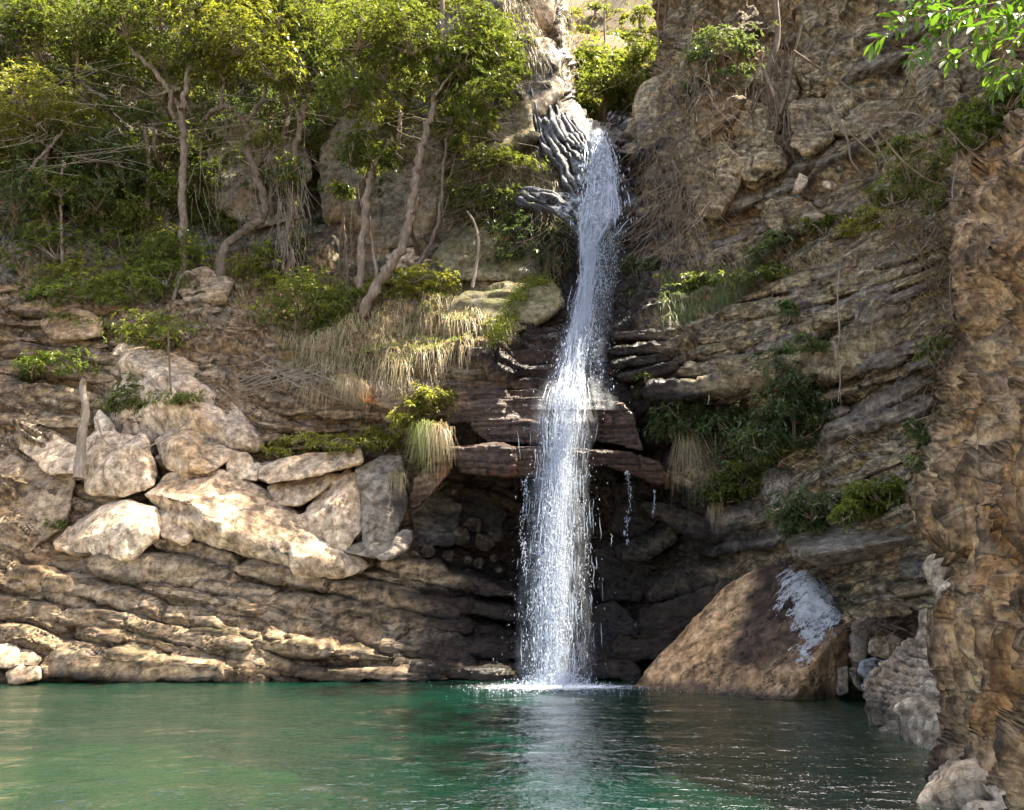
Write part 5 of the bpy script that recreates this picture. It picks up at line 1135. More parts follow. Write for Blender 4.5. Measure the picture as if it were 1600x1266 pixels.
RSH = [
 ('dark shrub hanging just right of the rusty ledge', [(1075, 640, 34, 20), (1050, 665, 20, 18)], 'leaf_d', .75, None),
 ('dense grey green bush in the middle of the right cliff', [(1120, 680, 40, 32), (1150, 655, 34, 22)], 'leaf_d', .8, None),
 ('dark creeper climbing below the long tilted ledge', [(1235, 575, 34, 26), (1250, 610, 36, 26)], 'leaf_d', .5, None),
 ('wide dark bush under the climbing creeper', [(1240, 660, 46, 30), (1275, 640, 30, 22), (1195, 690, 26, 16)], 'leaf_d', .55, None),
 ('yellow green seedlings below the wide dark bush', [(1225, 705, 26, 9)], 'leaf_b', .8, None),
 ('mixed scrub over the rounded grey blocks', [(1160, 745, 40, 18), (1200, 760, 30, 14), (1130, 770, 24, 14)], 'leaf', .3, None),
 ('bright green bush above the long flat slab', [(1385, 775, 34, 17), (1350, 790, 28, 14), (1318, 800, 14, 12)], 'leaf_b', .75, None),
 ('dark low plants left of the long flat slab', [(1270, 790, 34, 20), (1240, 820, 26, 12)], 'leaf_d', .7, None),
 ('leafy plant on the ledge under the loose stones', [(1215, 382, 26, 14), (1195, 400, 18, 10)], 'leaf_d', .95, None),
 ('trailing green plants along the edge of the brown step', [(1180, 432, 40, 9), (1215, 425, 20, 8)], 'leaf', .5, None),
 ('small creeper patch in the middle of the tilted beds', [(1228, 495, 12, 14)], 'leaf_d', .7, None),
 ('grey leaved creeper dotted along the long tilted ledge', [(1265, 535, 22, 9), (1220, 550, 14, 6)], 'leaf_d', .9, None),
 ('bright fern at the left edge of the orange cliff', [(1468, 538, 22, 13), (1450, 552, 12, 8)], 'leaf_b', .4, 11.6),
 ('blue green bush hanging at the top of the right cliff near the gap', [(1125, 68, 34, 16), (1100, 85, 20, 10)], 'leaf_d', .95, None),
 ('dark ivy on the ledge below the blue green bush', [(1095, 130, 20, 10), (1150, 110, 16, 8)], 'leaf_d', .6, None),
 ('sprig of leaves at the edge of the orange cliff above its bulge', [(1440, 668, 20, 14), (1455, 690, 16, 10)], 'leaf_d', .9, 11.2),
 ('small sprig in front of the bulge of the orange cliff', [(1450, 718, 22, 9), (1425, 725, 10, 8)], 'leaf_d', .95, 10.6),
 ('yellow green shrub on the slope behind the thin arched stems', [(1370, 335, 34, 13), (1330, 355, 22, 9)], 'leaf_y', .75, 15.6),
 ('green scrub beside the dark hollow high on the right slope', [(1290, 355, 20, 12), (1310, 340, 14, 8)], 'leaf', .4, None),
 ('moss and leaves beside the water on the right of the fall', [(1000, 430, 22, 22), (1020, 460, 26, 14)], 'leaf_d', .5, None),
 ('green plants at the foot of the moss bank right of the fall', [(1075, 452, 34, 12), (1110, 445, 22, 10)], 'leaf', .3, None),
 ('tiny plants on the wet wall right of the water', [(1010, 590, 12, 6), (1065, 582, 9, 6)], 'leaf_b', .3, None),
]
for lab, cl, lf, tn, Y_ in RSH:
    shrub(lab, cl, lf, tone=tn, Y=Y_, surf=SR, group='shrubs of the right cliff', L=.14 if (Y_ or 20) > 13 else .1, push=.5)
# soft fine leaved shrubs in front of the right cliff
shrub('airy light green shrub left of the orange cliff, finest of leaf', [(1430, 270, 50, 34), (1395, 300, 34, 24), (1460, 310, 40, 28), (1420, 225, 34, 20)], 'leaf', Y=12.6, L=.085, tone=.6, dens=1.2, k=8, ratio=.26, surf=SR)
shrub('green shrub draped over the top of the orange cliff', [(1540, 200, 50, 30), (1570, 240, 44, 26), (1500, 180, 34, 20), (1580, 150, 40, 26)], 'leaf_b', Y=11.5, L=.10, tone=.3, dens=1.1, surf=SR)
shrub('brown green brushwood at the left edge of the orange cliff', [(1440, 370, 44, 34), (1470, 420, 34, 36), (1400, 340, 34, 20)], 'dry', Y=12.2, L=.08, tone=.2, dens=.7, k=6, ratio=.16, surf=SR)

# grass
def blades(mb, P, D, L, w, droop, tone, seg=4):
    n = len(P); D = unit(D); L = np.asarray(L) * np.ones(n)
    S_ = unit(np.cross(D, np.tile([0., .3, 1.], (n, 1)) + .4 * rng.normal(size=(n, 3))))
    Q = []
    for s in range(seg):
        f = s / (seg - 1)
        c = P + D * (L * f)[:, None] - np.array([0, 0, 1.]) * (droop * L * f * f)[:, None]
        ww = (w * (1 - f * .9))
        Q.append(c - S_ * ww / 2); Q.append(c + S_ * ww / 2)
    V = np.stack(Q, 1).reshape(-1, 3)
    b = np.arange(n)[:, None] * seg * 2
    F = np.concatenate([b + np.array([[2 * s, 2 * s + 1, 2 * s + 3, 2 * s + 2]]) for s in range(seg - 1)], 0)
    mb.add(V, F, np.repeat(tone, seg * 2))
def inpoly(x, y, poly):
    c = np.zeros(len(x), bool)
    for a in range(len(poly)):
        (x1, y1), (x2, y2) = poly[a], poly[(a + 1) % len(poly)]
        c ^= ((y1 > y) != (y2 > y)) & (x < (x2 - x1) * (y - y1) / (y2 - y1 + 1e-9) + x1)
    return c
def grasspatch(name, poly, n, mat, L=(.2, .45), surf=SL, droop=1.0, out=(0, -.5, .9), spread=.4, tone=.5, w=.012, label=None, cat=None, seed=1):
    w = max(w, .018)
    x = rng.uniform(min(p[0] for p in poly), max(p[0] for p in poly), n * 3); y = rng.uniform(min(p[1] for p in poly), max(p[1] for p in poly), n * 3)
    k = inpoly(x, y, poly); x, y = x[k][:n], y[k][:n]
    P = surf.many(x, y); g = vn(P * 2.2, 5 + seed)
    k = rng.uniform(-1, 1, len(P)) < g * 1.6 + .25; P = P[k]; g = g[k]
    D = np.array(out) + spread * rng.normal(size=P.shape)
    mb = MB(); blades(mb, P, D, rng.uniform(*L, len(P)), w, droop, np.clip(tone + .25 * g + .15 * rng.normal(size=len(P)), 0, 1))
    o = mb.build(name, M[mat], kind='stuff')
    if label: finish(o, label, cat)
    return o
grasspatch('grass', [(455, 440), (560, 425), (700, 430), (790, 440), (840, 470), (800, 520), (720, 560), (620, 600), (500, 600), (430, 560)], 9000, 'grass', label='sunlit green and yellow grass on the sloping ledge left of the fall', cat='grass')
grasspatch('dry_grass', [(440, 520), (560, 480), (660, 470), (800, 440), (835, 480), (760, 545), (700, 580), (600, 615), (470, 610)], 9000, 'dry', L=(.25, .6), droop=1.6, out=(.1, -.8, .4), tone=.6, seed=2, label='dry straw coloured grass hanging over the lip of the ledge', cat='dry grass')
grasspatch('grass', [(380, 420), (470, 400), (470, 470), (380, 480)], 1500, 'grass', L=(.15, .35), seed=5, label='short grass under the S shaped trunk', cat='grass')
grasspatch('dry_grass', [(0, 430), (300, 420), (420, 470), (400, 560), (300, 540), (0, 560)], 1000, 'dry', L=(.08, .22), seed=6, tone=.4, label='thin dry litter and grass on the stony slope at the left', cat='dry grass')
grasspatch('dry_grass', [(690, 230), (860, 240), (880, 330), (790, 350), (700, 400)], 4500, 'dry', L=(.15, .4), droop=1.4, out=(.1, -.8, .3), seed=7, tone=.35, label='brown dry scrub grass on the wall left of the chute', cat='dry grass')
grasspatch('grass', [(700, 240), (840, 236), (830, 300), (720, 330)], 1500, 'grass', L=(.1, .3), droop=1.0, seed=8, tone=.5, label='green grass tips on the wall left of the chute', cat='grass')
grasspatch('dry_grass', [(780, 0), (880, -10), (885, 140), (850, 120), (790, 60)], 2000, 'dry', L=(.2, .6), droop=1.6, out=(.1, -.7, .1), seed=9, tone=.7, label='pale dry grass hanging on the sunlit rock above the chute', cat='dry grass')
grasspatch('grass', [(1040, 440), (1200, 420), (1160, 470), (1040, 520)], 2500, 'grass', L=(.2, .45), droop=1.4, out=(-.3, -.7, .3), surf=SR, seed=10, tone=.15, label='green grass hanging under the brown step right of the fall', cat='grass')
grasspatch('dry_grass', [(1090, 420), (1320, 400), (1300, 430), (1150, 470)], 1500, 'dry', L=(.1, .3), droop=1.4, out=(-.2, -.7, .3), surf=SR, seed=11, tone=.3, label='dry fringe of grass along the brown step on the right', cat='dry grass')
# single hanging tufts
def tuft(px, py, L, mat, label, n=170, Y=None, surf=SL, spread=.35, out=(0, -.6, .35), droop=1.7, tone=.6, rad=.12, group='hanging grass tufts', push=.1):
    yy = Y if Y is not None else surf(px, py)[1] - push
    c = at(px, py, yy); P = c + rng.normal(size=(n, 3)) * np.array([rad, rad * .5, rad * .4])
    mb = MB(); blades(mb, P, np.array(out) + spread * rng.normal(size=P.shape), rng.uniform(.5, 1.1, n) * L, .011, droop, np.clip(tone + .2 * rng.normal(size=n), 0, 1), 5)
    o = mb.build('grass_tuft', M[mat]); finish(o, label, 'grass tuft', group)
tuft(665, 665, .75, 'grass', 'largest green tuft hanging at the top of the cave mouth', 320, Y=18.0)
tuft(688, 668, .6, 'dry', 'reddish dry tuft right beside the largest green tuft', 260, Y=17.9)
tuft(560, 600, .45, 'dry', 'straw tuft hanging over the lip in front of the twin trunks', 260, Y=18.7)
tuft(540, 590, .4, 'dry', 'pale straw tuft at the left end of the overhang lip', 200, Y=18.8)
tuft(1075, 680, .9, 'dry', 'long dry grass hanging from the shrub right of the rusty ledge', 220, surf=SR, push=.5)
tuft(1130, 460, .6, 'grass', 'green tuft on the moss bank right of the fall', 240, surf=SR, tone=.2, push=.2)
tuft(1070, 480, .5, 'grass', 'darker tuft at the lower end of the moss bank', 200, surf=SR, tone=.1, push=.2)
tuft(860, 400, .6, 'dry', 'dry tuft hanging among the ivy close to the falling water', 200, tone=.3, push=.3)
tuft(1120, 790, .3, 'dry', 'small golden tuft on the edge of the block beside the cave', 160, surf=SR, push=.5)
tuft(620, 740, .4, 'dry', 'faded tuft hanging over the tall upright grey block', 160, Y=18.2)
# moss bank left of the water
hullrock('rock_block', [(760, 530, 19.2), (790, 490, 19.6), (820, 450, 20.0), (860, 448, 20.2), (880, 475, 20.0), (850, 500, 19.6), (800, 525, 19.2)], M['mossy'], depth=1.2, sub=5, parent=cliffL, push=.15, fac=.1, extra=lambda V: {'wet': np.zeros(len(V))})
hullrock('rock_block', [(690, 500, 19.6), (730, 455, 20.3), (790, 440, 20.6), (850, 438, 20.6), (880, 460, 20.2), (840, 480, 19.9), (770, 530, 19.3), (710, 530, 19.3)], M['mossy'], depth=1.4, sub=5, parent=cliffL, push=.0, fac=.12, extra=lambda V: {'wet': np.zeros(len(V))})
M['moss'] = simple('yellow_green_moss', (.22, .24, .02), .95, .5, 5, col2=(.08, .10, .02)).m
def mossline():
    mb = MB()
    pts = catmull([(770, 528, 0), (795, 500, 0), (812, 470, 0), (828, 450, 0), (850, 442, 0)], 44)[:, :2]
    for x, y in pts:
        n = 200; c = at(x, y, SL(x, y)[1] - .75)
        P = c + rng.normal(size=(n, 3)) * np.array([.17, .2, .14])
        blades(mb, P, np.array([.1, -.5, .6]) + .5 * rng.normal(size=P.shape), rng.uniform(.04, .10, n), .02, .6, rng.uniform(.4, 1, n), 3)
    o = mb.build('moss', M['moss'], kind='stuff'); finish(o, 'bright yellow green moss edging the rock beside the water', 'moss')
mossline()

def hillgrass():
    k = rng.integers(0, len(HILLP), 7000); P = HILLP[k] + rng.normal(size=(7000, 3)) * np.array([.35, .35, 0]); P[:, 2] += (P[:, 1] - HILLP[k][:, 1]) * 1.25 - .1
    mb = MB(); blades(mb, P, np.array([0, -.3, 1.]) + .45 * rng.normal(size=P.shape), rng.uniform(.25, .8, len(P)), .07, .5, np.clip(.25 + .25 * vn(P * .4, 3) + .1 * rng.normal(size=len(P)), 0, 1), 3)
    o = mb.build('dry_grass', M['dry'], kind='stuff'); finish(o, 'dry grass and low scrub covering the sunlit hillside in the gap', 'dry grass')
hillgrass()
# ------------------------------------------------------------ roots, vines and dry twigs
def strands(name, n, x0, y0, x1, y1, Y, Lp, parent=None, mat='root', r=.008, lean=0, curl=.3, label=None, cat=None, surf=None, push=.3, up=0, kind='stuff'):
    mb = MB()
    for k in range(n):
        x = rng.uniform(x0, x1); y = rng.uniform(y0, y1); L = rng.uniform(.4, 1) * Lp
        yy = (surf(x, y)[1] - push if surf else Y) + rng.uniform(-.35, .15)
        pts = [(x, y)]; dx = rng.normal() * curl + lean
        m = 5
        for i in range(m):
            dx += rng.normal() * curl * .7
            pts.append((pts[-1][0] + dx * L / m, pts[-1][1] + L / m * (1 - up * 2) * rng.uniform(.5, 1.1)))
        P = np.array([at(a, b, yy - .05 * i + rng.normal() * .04) for i, (a, b) in enumerate(pts)])
        V, F = tube(catmull(P, 12), np.linspace(1, .45, 12) * r * rng.uniform(.6, 1.5), 4); mb.add(V, F)
    o = mb.build(name, M[mat], parent)
    if kind: o['kind'] = kind
    if label: finish(o, label, cat)
    return o
strands('dry_vines', 230, 1000, 90, 1110, 330, 0, 130, label='tangle of dry brown vines hanging over the knob right of the fall', cat='vines', surf=SR, push=.7, curl=.45)
strands('dry_vines', 90, 1010, 260, 1110, 400, 0, 90, mat='twig', label='paler thin vines trailing beside the dark wet rock', cat='vines', surf=SR, push=.5, curl=.5)
strands('roots', 90, 1175, 60, 1235, 180, 0, 130, label='thick bundle of brown roots running down the middle of the right cliff', cat='roots', surf=SR, push=.4, r=.02, curl=.15)
strands('dry_vines', 160, 1100, 20, 1450, 300, 0, 70, mat='root', label='thin hanging rootlets scattered over the upper right cliff', cat='roots', surf=SR, push=.25, curl=.35, r=.005)
strands('dry_vines', 70, 1150, 400, 1420, 620, 0, 60, mat='twig', label='thin pale rootlets over the tilted beds', cat='roots', surf=SR, push=.3, curl=.2, r=.004)
strands('dry_twigs', 150, 1380, 300, 1530, 470, 12.3, 80, mat='root', label='brown tangle of dry twigs at the edge of the orange cliff', cat='twigs', curl=.9, r=.005)
strands('dry_twigs', 90, 1440, 470, 1560, 640, 11.3, 60, mat='root', label='fine rootlets over the face of the orange cliff', cat='roots', curl=.4, r=.004)
strands('dry_vines', 110, 540, 590, 690, 610, 18.6, 30, mat='twig', label='short rootlets under the lip of the grassy overhang', cat='roots', curl=.4, r=.005)
strands('dry_twigs', 120, 660, 170, 800, 330, 0, 70, mat='twig', label='bare thin twigs on the wall between the sapling and the chute', cat='twigs', surf=SL, push=.7, curl=.9, r=.006)
strands('roots', 70, 430, 250, 480, 400, 21.9, 90, mat='twig', label='hanging roots around the ivy wrapped tree', cat='roots', curl=.15, r=.008)
strands('dry_twigs', 70, 400, 560, 520, 600, 19.4, 45, mat='twig', label='pale crooked roots sprawling below the dark feathery shrub', cat='roots', curl=1.1, lean=-.8, r=.009)
strands('dry_twigs', 130, 1352, 962, 1412, 985, 13.6, 22, mat='root', label='small pile of driftwood twigs right of the triangular boulder', cat='driftwood', curl=.9, r=.008)
strands('dry_twigs', 90, 250, 420, 420, 500, 0, 40, mat='twig', label='twigs and roots on the slope under the S trunk', cat='twigs', surf=SL, push=.3, curl=1.1, r=.008)
strands('dry_vines', 80, 820, 330, 890, 440, 0, 50, mat='root', label='thin stems hanging among the ivy left of the water', cat='vines', surf=SL, push=.6, curl=.4, r=.005)
strands('roots', 60, 830, -20, 900, 120, 0, 80, mat='root', label='roots crossing the sunlit rock above the chute', cat='roots', surf=SL, push=.5, curl=.4, r=.012)
strands('thin_branches', 150, 20, 90, 780, 260, 22.0, 55, mat='twig', label='thin pale crooked branches all through the canopy of the left bank', cat='branches', curl=1.2, r=.009, up=.2)
strands('hanging_vines', 60, 300, 190, 720, 330, 22.2, 130, mat='twig', label='long thin vines hanging from the canopy in front of the wall', cat='vines', curl=.1, r=.007)
strands('hanging_vines', 50, 1030, 30, 1260, 160, 20.0, 110, mat='root', label='long brown vines hanging down the upper right cliff', cat='vines', curl=.2, r=.007)
VN = [
 ([(1312, 420), (1309, 470), (1312, 520), (1308, 560), (1313, 590), (1310, 628)], 1.4, .9, 14.9, 'single long vine hanging straight down over the tilted beds', 'vine'),
 ([(1497, 150), (1490, 190), (1496, 250), (1488, 300), (1494, 370), (1484, 440), (1489, 500)], 1.3, .7, 11.4, 'long upright pale stem hanging in front of the orange cliff edge', 'vine'),
 ([(1375, 180), (1400, 176), (1430, 178), (1460, 195), (1490, 205)], 1.6, 1, 12.0, 'pale arched stem in the airy shrub, curving to the right', 'stem'),
 ([(1370, 200), (1400, 240), (1440, 275), (1480, 290), (1510, 285)], 1.8, 1.2, 12.0, 'dark drooping stem crossing under the pale arched one', 'stem'),
 ([(1478, 312), (1510, 314), (1556, 312)], 2.6, 2, 11.2, 'short straight pale stick lying level at the edge of the orange cliff', 'stick'),
 ([(1490, 215), (1510, 250), (1530, 285), (1552, 310)], 1.6, 1, 11.3, 'thin pale stem slanting down to the level stick', 'stem'),
 ([(1300, 160), (1312, 190), (1325, 220), (1330, 250), (1345, 270)], 2.4, 1.4, 17.2, 'broken pale branch propped on the right slope', 'branch'),
 ([(1300, 180), (1330, 210), (1370, 245), (1400, 260)], 1.4, 1, 16.8, 'thin pale twig slanting down the right slope from the cracked blocks', 'branch'),
 ([(1240, 80), (1300, 120), (1350, 150), (1400, 155), (1450, 150)], 2.2, 1.2, 16.0, 'thin dark vine sagging across the upper right cliff', 'vine'),
 ([(1075, 40), (1110, 50), (1150, 48), (1200, 46)], 3, 2, 20.4, 'dark bare branch jutting level below the top of the right cliff', 'branch'),
 ([(1050, 250), (1075, 300), (1078, 340), (1062, 380), (1080, 420)], 1.8, 1, 20.2, 'crooked pale vine dangling beside the wet black rock', 'vine'),
 ([(1218, 180), (1232, 140), (1240, 90), (1252, 40)], 3, 2, 19.6, 'upright dark stem in front of the root bundle', 'stem'),
 ([(1205, 240), (1208, 180), (1200, 120), (1215, 60), (1212, -10)], 7, 4, 20.0, 'thickest brown root trunk in the middle of the right cliff', 'root'),
 ([(1225, 235), (1222, 190), (1210, 150), (1190, 100)], 4, 3, 19.9, 'second root leaning left beside the thickest root trunk', 'root'),
 ([(1103, 590), (1104, 600), (1108, 620), (1106, 632)], 1.5, .8, 16.8, 'short pale root dangling under the long tilted ledge', 'root'),
 ([(1348, 190), (1380, 245), (1400, 280)], 1.4, 1, 15.4, 'thin straight twig behind the airy shrub', 'twig'),
 ([(730, 190), (760, 196), (800, 192)], 1.6, 1, 22.0, 'bare white twig pointing right across the olive bulge', 'twig'),
 ([(1640, 200), (1560, 250), (1520, 240), (1480, 200)], 1.5, 1, 9.5, 'thin brown branch arching in from the right edge', 'branch'),
]
for pts, r0, r1, Y_, lab, ct in VN: stick(pts, r0, r1, lab, name=ct, cat=ct, Y=Y_, bark='root' if 'dark' in lab or 'brown' in lab else 'twig')

# ------------------------------------------------------------ leafy branch in the near top right corner
def leafproto():
    bm = MB(); L = 1.0; xs = [0, .22, .5, .78, 1.0]; ws = [.02, .14, .17, .11, .0]
    V = []
    for x, w in zip(xs, ws):
        z = -.22 * x * x
        V += [(x, -w, z + w * .35), (x, 0, z), (x, w, z + w * .35)]
    V = np.array(V); F = []
    for i in range(4):
        a = i * 3; F += [[a, a + 1, a + 4, a + 3], [a + 1, a + 2, a + 5, a + 4]]
    return V, np.array(F)
def nearbranch(label, paths, nleaf, L=.125, Y=6.2):
    base = at(*paths[0][0][0], Y); t = thing('leafy_branch', base, label, 'branch', 'leafy branches in the near top right corner')
    LV, LF = leafproto(); protos = []
    for q in range(6):
        me_o = mesh('leaf', LV * L * (.8 + .08 * q), LF, M['leaf_near'], parent=t, org=ORG[t.name], attrs={'tone': np.full(len(LV), .1 + .16 * q)})
        me_o.data.vertices.foreach_set('co', (LV * L * (.8 + .08 * q)).astype(np.float32).ravel()); me_o.data.update(); protos.append(me_o)
    tot = sum(len(p[0]) for p in paths); used = 0
    for pts, r0 in paths:
        P = np.array([at(x, y, Y + .12 * math.sin(i * 1.7 + r0)) for i, (x, y) in enumerate(pts)]); n = 6 * len(pts); C = catmull(P, n)
        V, F = tube(C, np.linspace(r0, r0 * .4, n), 6); mesh('stem', V, F, M['bark_d'] if r0 > .006 else M['bark'], parent=t)
        m = int(nleaf * len(pts) / tot)
        for j in range(m):
            f = (j + 1) / m; i = min(n - 2, int(f * (n - 1))); c = C[i]; d = C[i + 1] - C[i]; d /= np.linalg.norm(d) + 1e-9
            az = j * 2.4 + random.uniform(-.4, .4)
            side = Vector(d).orthogonal().normalized(); b = Vector(d).cross(side)
            D = Vector(d) * random.uniform(.3, .9) + (side * math.cos(az) + b * math.sin(az)) * .9; D.z -= .25; D.normalize()
            if j == m - 1: D = Vector(d)
            z = Vector((random.uniform(-.4, .4), random.uniform(-.7, .1), 1)); y = z.cross(D).normalized(); z = D.cross(y)
            from mathutils import Matrix
            R_ = Matrix((D, y, z)).transposed().to_4x4()
            pr = protos[used % 6]
            o = pr if used < 6 else pr.copy()
            if used >= 6: COL.objects.link(o); o.parent = t
            s = random.uniform(.75, 1.15)
            o.matrix_local = Matrix.Translation(Vector(c - base + np.array(D) * .015)) @ R_ @ Matrix.Scale(s, 4)
            used += 1
M['leaf_near'] = leafmat('near_branch_leaf', (.035, .085, .008), (.06, .125, .012), (.10, .17, .02), rough=.35)
nearbranch('bright leafy branch reaching furthest left across the top right corner', [([(1680, -60), (1600, -10), (1530, 10), (1460, 20), (1400, 45), (1355, 72)], .011), ([(1530, 10), (1480, 50), (1440, 80), (1420, 95)], .006), ([(1460, 20), (1430, -5), (1400, -15)], .005), ([(1500, 10), (1470, 25), (1455, 60)], .004), ([(1480, 15), (1450, 0), (1420, 20), (1390, 30)], .004), ([(1560, 0), (1550, 40), (1530, 80)], .004)], 190, L=.135)
nearbranch('leafy branch hanging down at the right edge below the corner', [([(1700, 20), (1640, 30), (1590, 60), (1560, 100), (1545, 120)], .010), ([(1640, 30), (1610, 100), (1600, 140)], .006), ([(1590, 60), (1540, 65), (1500, 85), (1480, 95)], .005), ([(1600, 40), (1560, 30), (1520, 45)], .004), ([(1640, 30), (1590, 20), (1550, 30)], .004), ([(1610, 100), (1575, 120), (1550, 150)], .004)], 180, L=.13, Y=5.9)
nearbranch('darker leafy branch behind, along the very top of the right corner', [([(1700, -60), (1640, -20), (1570, -10), (1500, -20), (1440, -10)], .009), ([(1600, -10), (1590, 20), (1570, 50)], .005), ([(1540, -10), (1520, 10), (1490, 40)], .005)], 130, L=.13, Y=6.8)

# ------------------------------------------------------------ unseen rim trees placed to dapple the bank, and the trees in the gap
def rimtree(label, base, h, rad, n=1700, leaf='leaf', L=.22, group='unseen trees on the rim above'):
    base = np.array(base, float); t = thing('tree', base, label, 'tree', group)
    P = catmull([base, base + [.1, 0, h * .3], base + [-.15, .1, h * .6], base + [0, 0, h * .85]], 16)
    V, F = tube(P, np.linspace(.16, .06, 16), 8, .05); mesh('trunk', V, F, M['bark'], parent=t)
    mb, tw = MB(), MB(); sub = 14
    u = unit(rng.normal(size=(sub, 3))) * rng.uniform(.45, 1, (sub, 1)) * np.array([rad, rad, rad * .7]); top = base + [0, 0, h * .85]
    for s in u:
        V, F = tube(catmull([P[9 + rng.integers(0, 6)], top + s * .5, top + s], 6), np.linspace(.05, .012, 6), 5); tw.add(V, F)
    k = rng.integers(0, sub, n // 7); C = top + u[k] + rng.normal(size=(len(k), 3)) * rad * .2
    whorls(mb, C, unit(C - top + [0, 0, rad * .5]), 7, L, .34, .3, .5)
    mb.build('crown', M[leaf], t); tw.build('limbs', M['bark'], t, kind='stuff')
RIM = [((6.6, 21.8, 21.3), 10.5, 2.5), ((4.6, 25.6, 24.5), 4.6, 1.8), ((8.0, 18.4, 19.5), 3.2, 1.6), ((8.9, 14.6, 17.6), 3.2, 1.6), ((9.3, 11.4, 17.4), 3.2, 1.6)]
for k, (b, h, r) in enumerate(RIM):
    rimtree('unseen tree on the rim of the right cliff, %s' % ['nearest the gap', 'second from the gap', 'third from the gap', 'second from the near end', 'closest to the viewer'][k], b, h, r, n=2500 if k == 0 else 1100)
# trees on the sunlit hillside behind the gap
for k, (px, py, Y_, rx, ry, lf, lab) in enumerate([
    (945, 140, 36, 54, 42, 'leaf', 'round sunlit bush filling the bottom of the gap behind the fall'), (990, 90, 40, 38, 36, 'leaf', 'brightest yellow tree standing at the right of the gap'), (912, 105, 39, 30, 36, 'leaf', 'green tree leaning against the left side of the gap'),
    (1010, 130, 38, 22, 28, 'leaf', 'light green bush beside the grey knob in the gap'), (900, 165, 35, 24, 22, 'leaf', 'low bush at the left foot of the gap'), (1000, 20, 60, 26, 14, 'leaf', 'dark scrub high on the hillside at the top of the gap'), (930, 15, 70, 20, 8, 'leaf', 'small far shrub on the bare hillside'), (960, 55, 60, 16, 9, 'leaf', 'olive shrub on the hillside just right of the pale pole'), (915, 45, 60, 14, 9, 'leaf', 'olive shrub on the hillside left of the pale pole'), (890, 30, 60, 16, 14, 'leaf_y', 'yellowish scrub at the upper left side of the gap'), (1020, 60, 60, 18, 16, 'leaf_y', 'yellowish scrub behind the pale trunks in the gap'), (970, 25, 60, 12, 7, 'leaf_y', 'tiny yellowish bush high in the gap')]):
    vv = (633 - py - ry) / FPX; te = (SP + vv * CP) / (CP - vv * SP); Y_ = 17.3 / (1.25 - te)
    c = at(px, py + ry, Y_); t = thing('tree', c, lab, 'tree', 'trees on the hillside in the gap')
    s = 1 / ppm(Y_, py); V, F = tube(catmull([c - [0, 0, ry * s * .8], c, at(px, py, Y_)], 8), np.linspace(.12, .05, 8), 7); mesh('trunk', V, F, M['bark'], parent=t)
    mb, tw = MB(), MB(); foliage(mb, tw, [(px, py, rx, ry)], Y_, .24 if Y_ < 50 else .4, 7, 1.6, .75, .4); mb.build('crown', M[lf], t); tw.build('twigs', M['bark'], t, kind='stuff')
def pole():
    c = at(945, 95, 35); t = thing('pole', c, 'thin pale pole standing on the hillside in the gap', 'pole')
    V, F = tube(np.array([c, at(945, 60, 35), at(944, 20, 35)]), .05, 8); mesh('shaft', V, F, M['twig'], parent=t)
    V, F = tube(np.array([at(944, 20, 35), at(958, 18, 35), at(972, 19, 35)]), .025, 6); mesh('wire_arm', V, F, M['twig'], parent=t)
pole()
for k, (pts, r0) in enumerate([([(1038, 60), (1040, 20), (1043, -20)], 3), ([(1030, 75), (1028, 30), (1033, -20)], 2), ([(1052, 80), (1055, 30), (1050, -20)], 3.5)]):
    stick(pts, r0, r0 * .7, ['straight pale trunk at the right side of the gap', 'thinner trunk just left of the straight pale one in the gap', 'brown trunk on top of the grey knob'][k], name='bare_tree', cat='tree', Y=24.5, bark='bark')

# ------------------------------------------------------------ waterfall
t = NT('falling_water'); p = t.pos()
t.b.inputs['Base Color'].default_value = (.62, .68, .77, 1); t.b.inputs['Roughness'].default_value = .25; t.b.inputs['Specular IOR Level'].default_value = .5
tr = t.N('BsdfTranslucent'); tr.inputs['Color'].default_value = (.6, .66, .75, 1)
mx = t.N('MixShader'); mx.inputs[0].default_value = .35; t.L(t.b.outputs[0], mx.inputs[1]); t.L(tr.outputs[0], mx.inputs[2]); t.L(mx.outputs[0], t.out.inputs['Surface']); M['water_drop'] = t.m
def veilmat(name, lo, hi, sx, sz, amt):
    t = NT(name); p = t.pos()
    t.b.inputs['Base Color'].default_value = (.74, .79, .86, 1); t.b.inputs['Roughness'].default_value = .3
    a = t.noise(t.mapped(p, (sx, sx * .5, sz)), 1.0, 6, .75, .2)
    d = t.N('Attribute', attribute_name='tone').outputs['Fac']
    al = t.math('MULTIPLY', t.ramp(a, [(lo, 0.0), (hi, 1.0)]), t.math('MULTIPLY', d, amt))
    tr = t.N('BsdfTransparent'); tl = t.N('BsdfTranslucent'); tl.inputs['Color'].default_value = (.5, .58, .70, 1)
    m0 = t.N('MixShader'); m0.inputs[0].default_value = .4; t.L(t.b.outputs[0], m0.inputs[1]); t.L(tl.outputs[0], m0.inputs[2])
    mx = t.N('MixShader'); t.L(al, mx.inputs[0]); t.L(tr.outputs[0], mx.inputs[1]); t.L(m0.outputs[0], mx.inputs[2]); t.L(mx.outputs[0], t.out.inputs['Surface'])
    bm = t.N('Bump'); bm.inputs['Distance'].default_value = .05; t.L(a, bm.inputs['Height']); t.L(bm.outputs[0], t.b.inputs['Normal'])
    return t.m
M['veil'] = veilmat('thin_water_veil', .36, .62, 9, 1.3, .9)
M['chute'] = veilmat('rushing_white_water', .34, .56, 7, 2.2, 1.0)
M['film'] = veilmat('thin_water_film', .44, .62, 4, 4, .75)
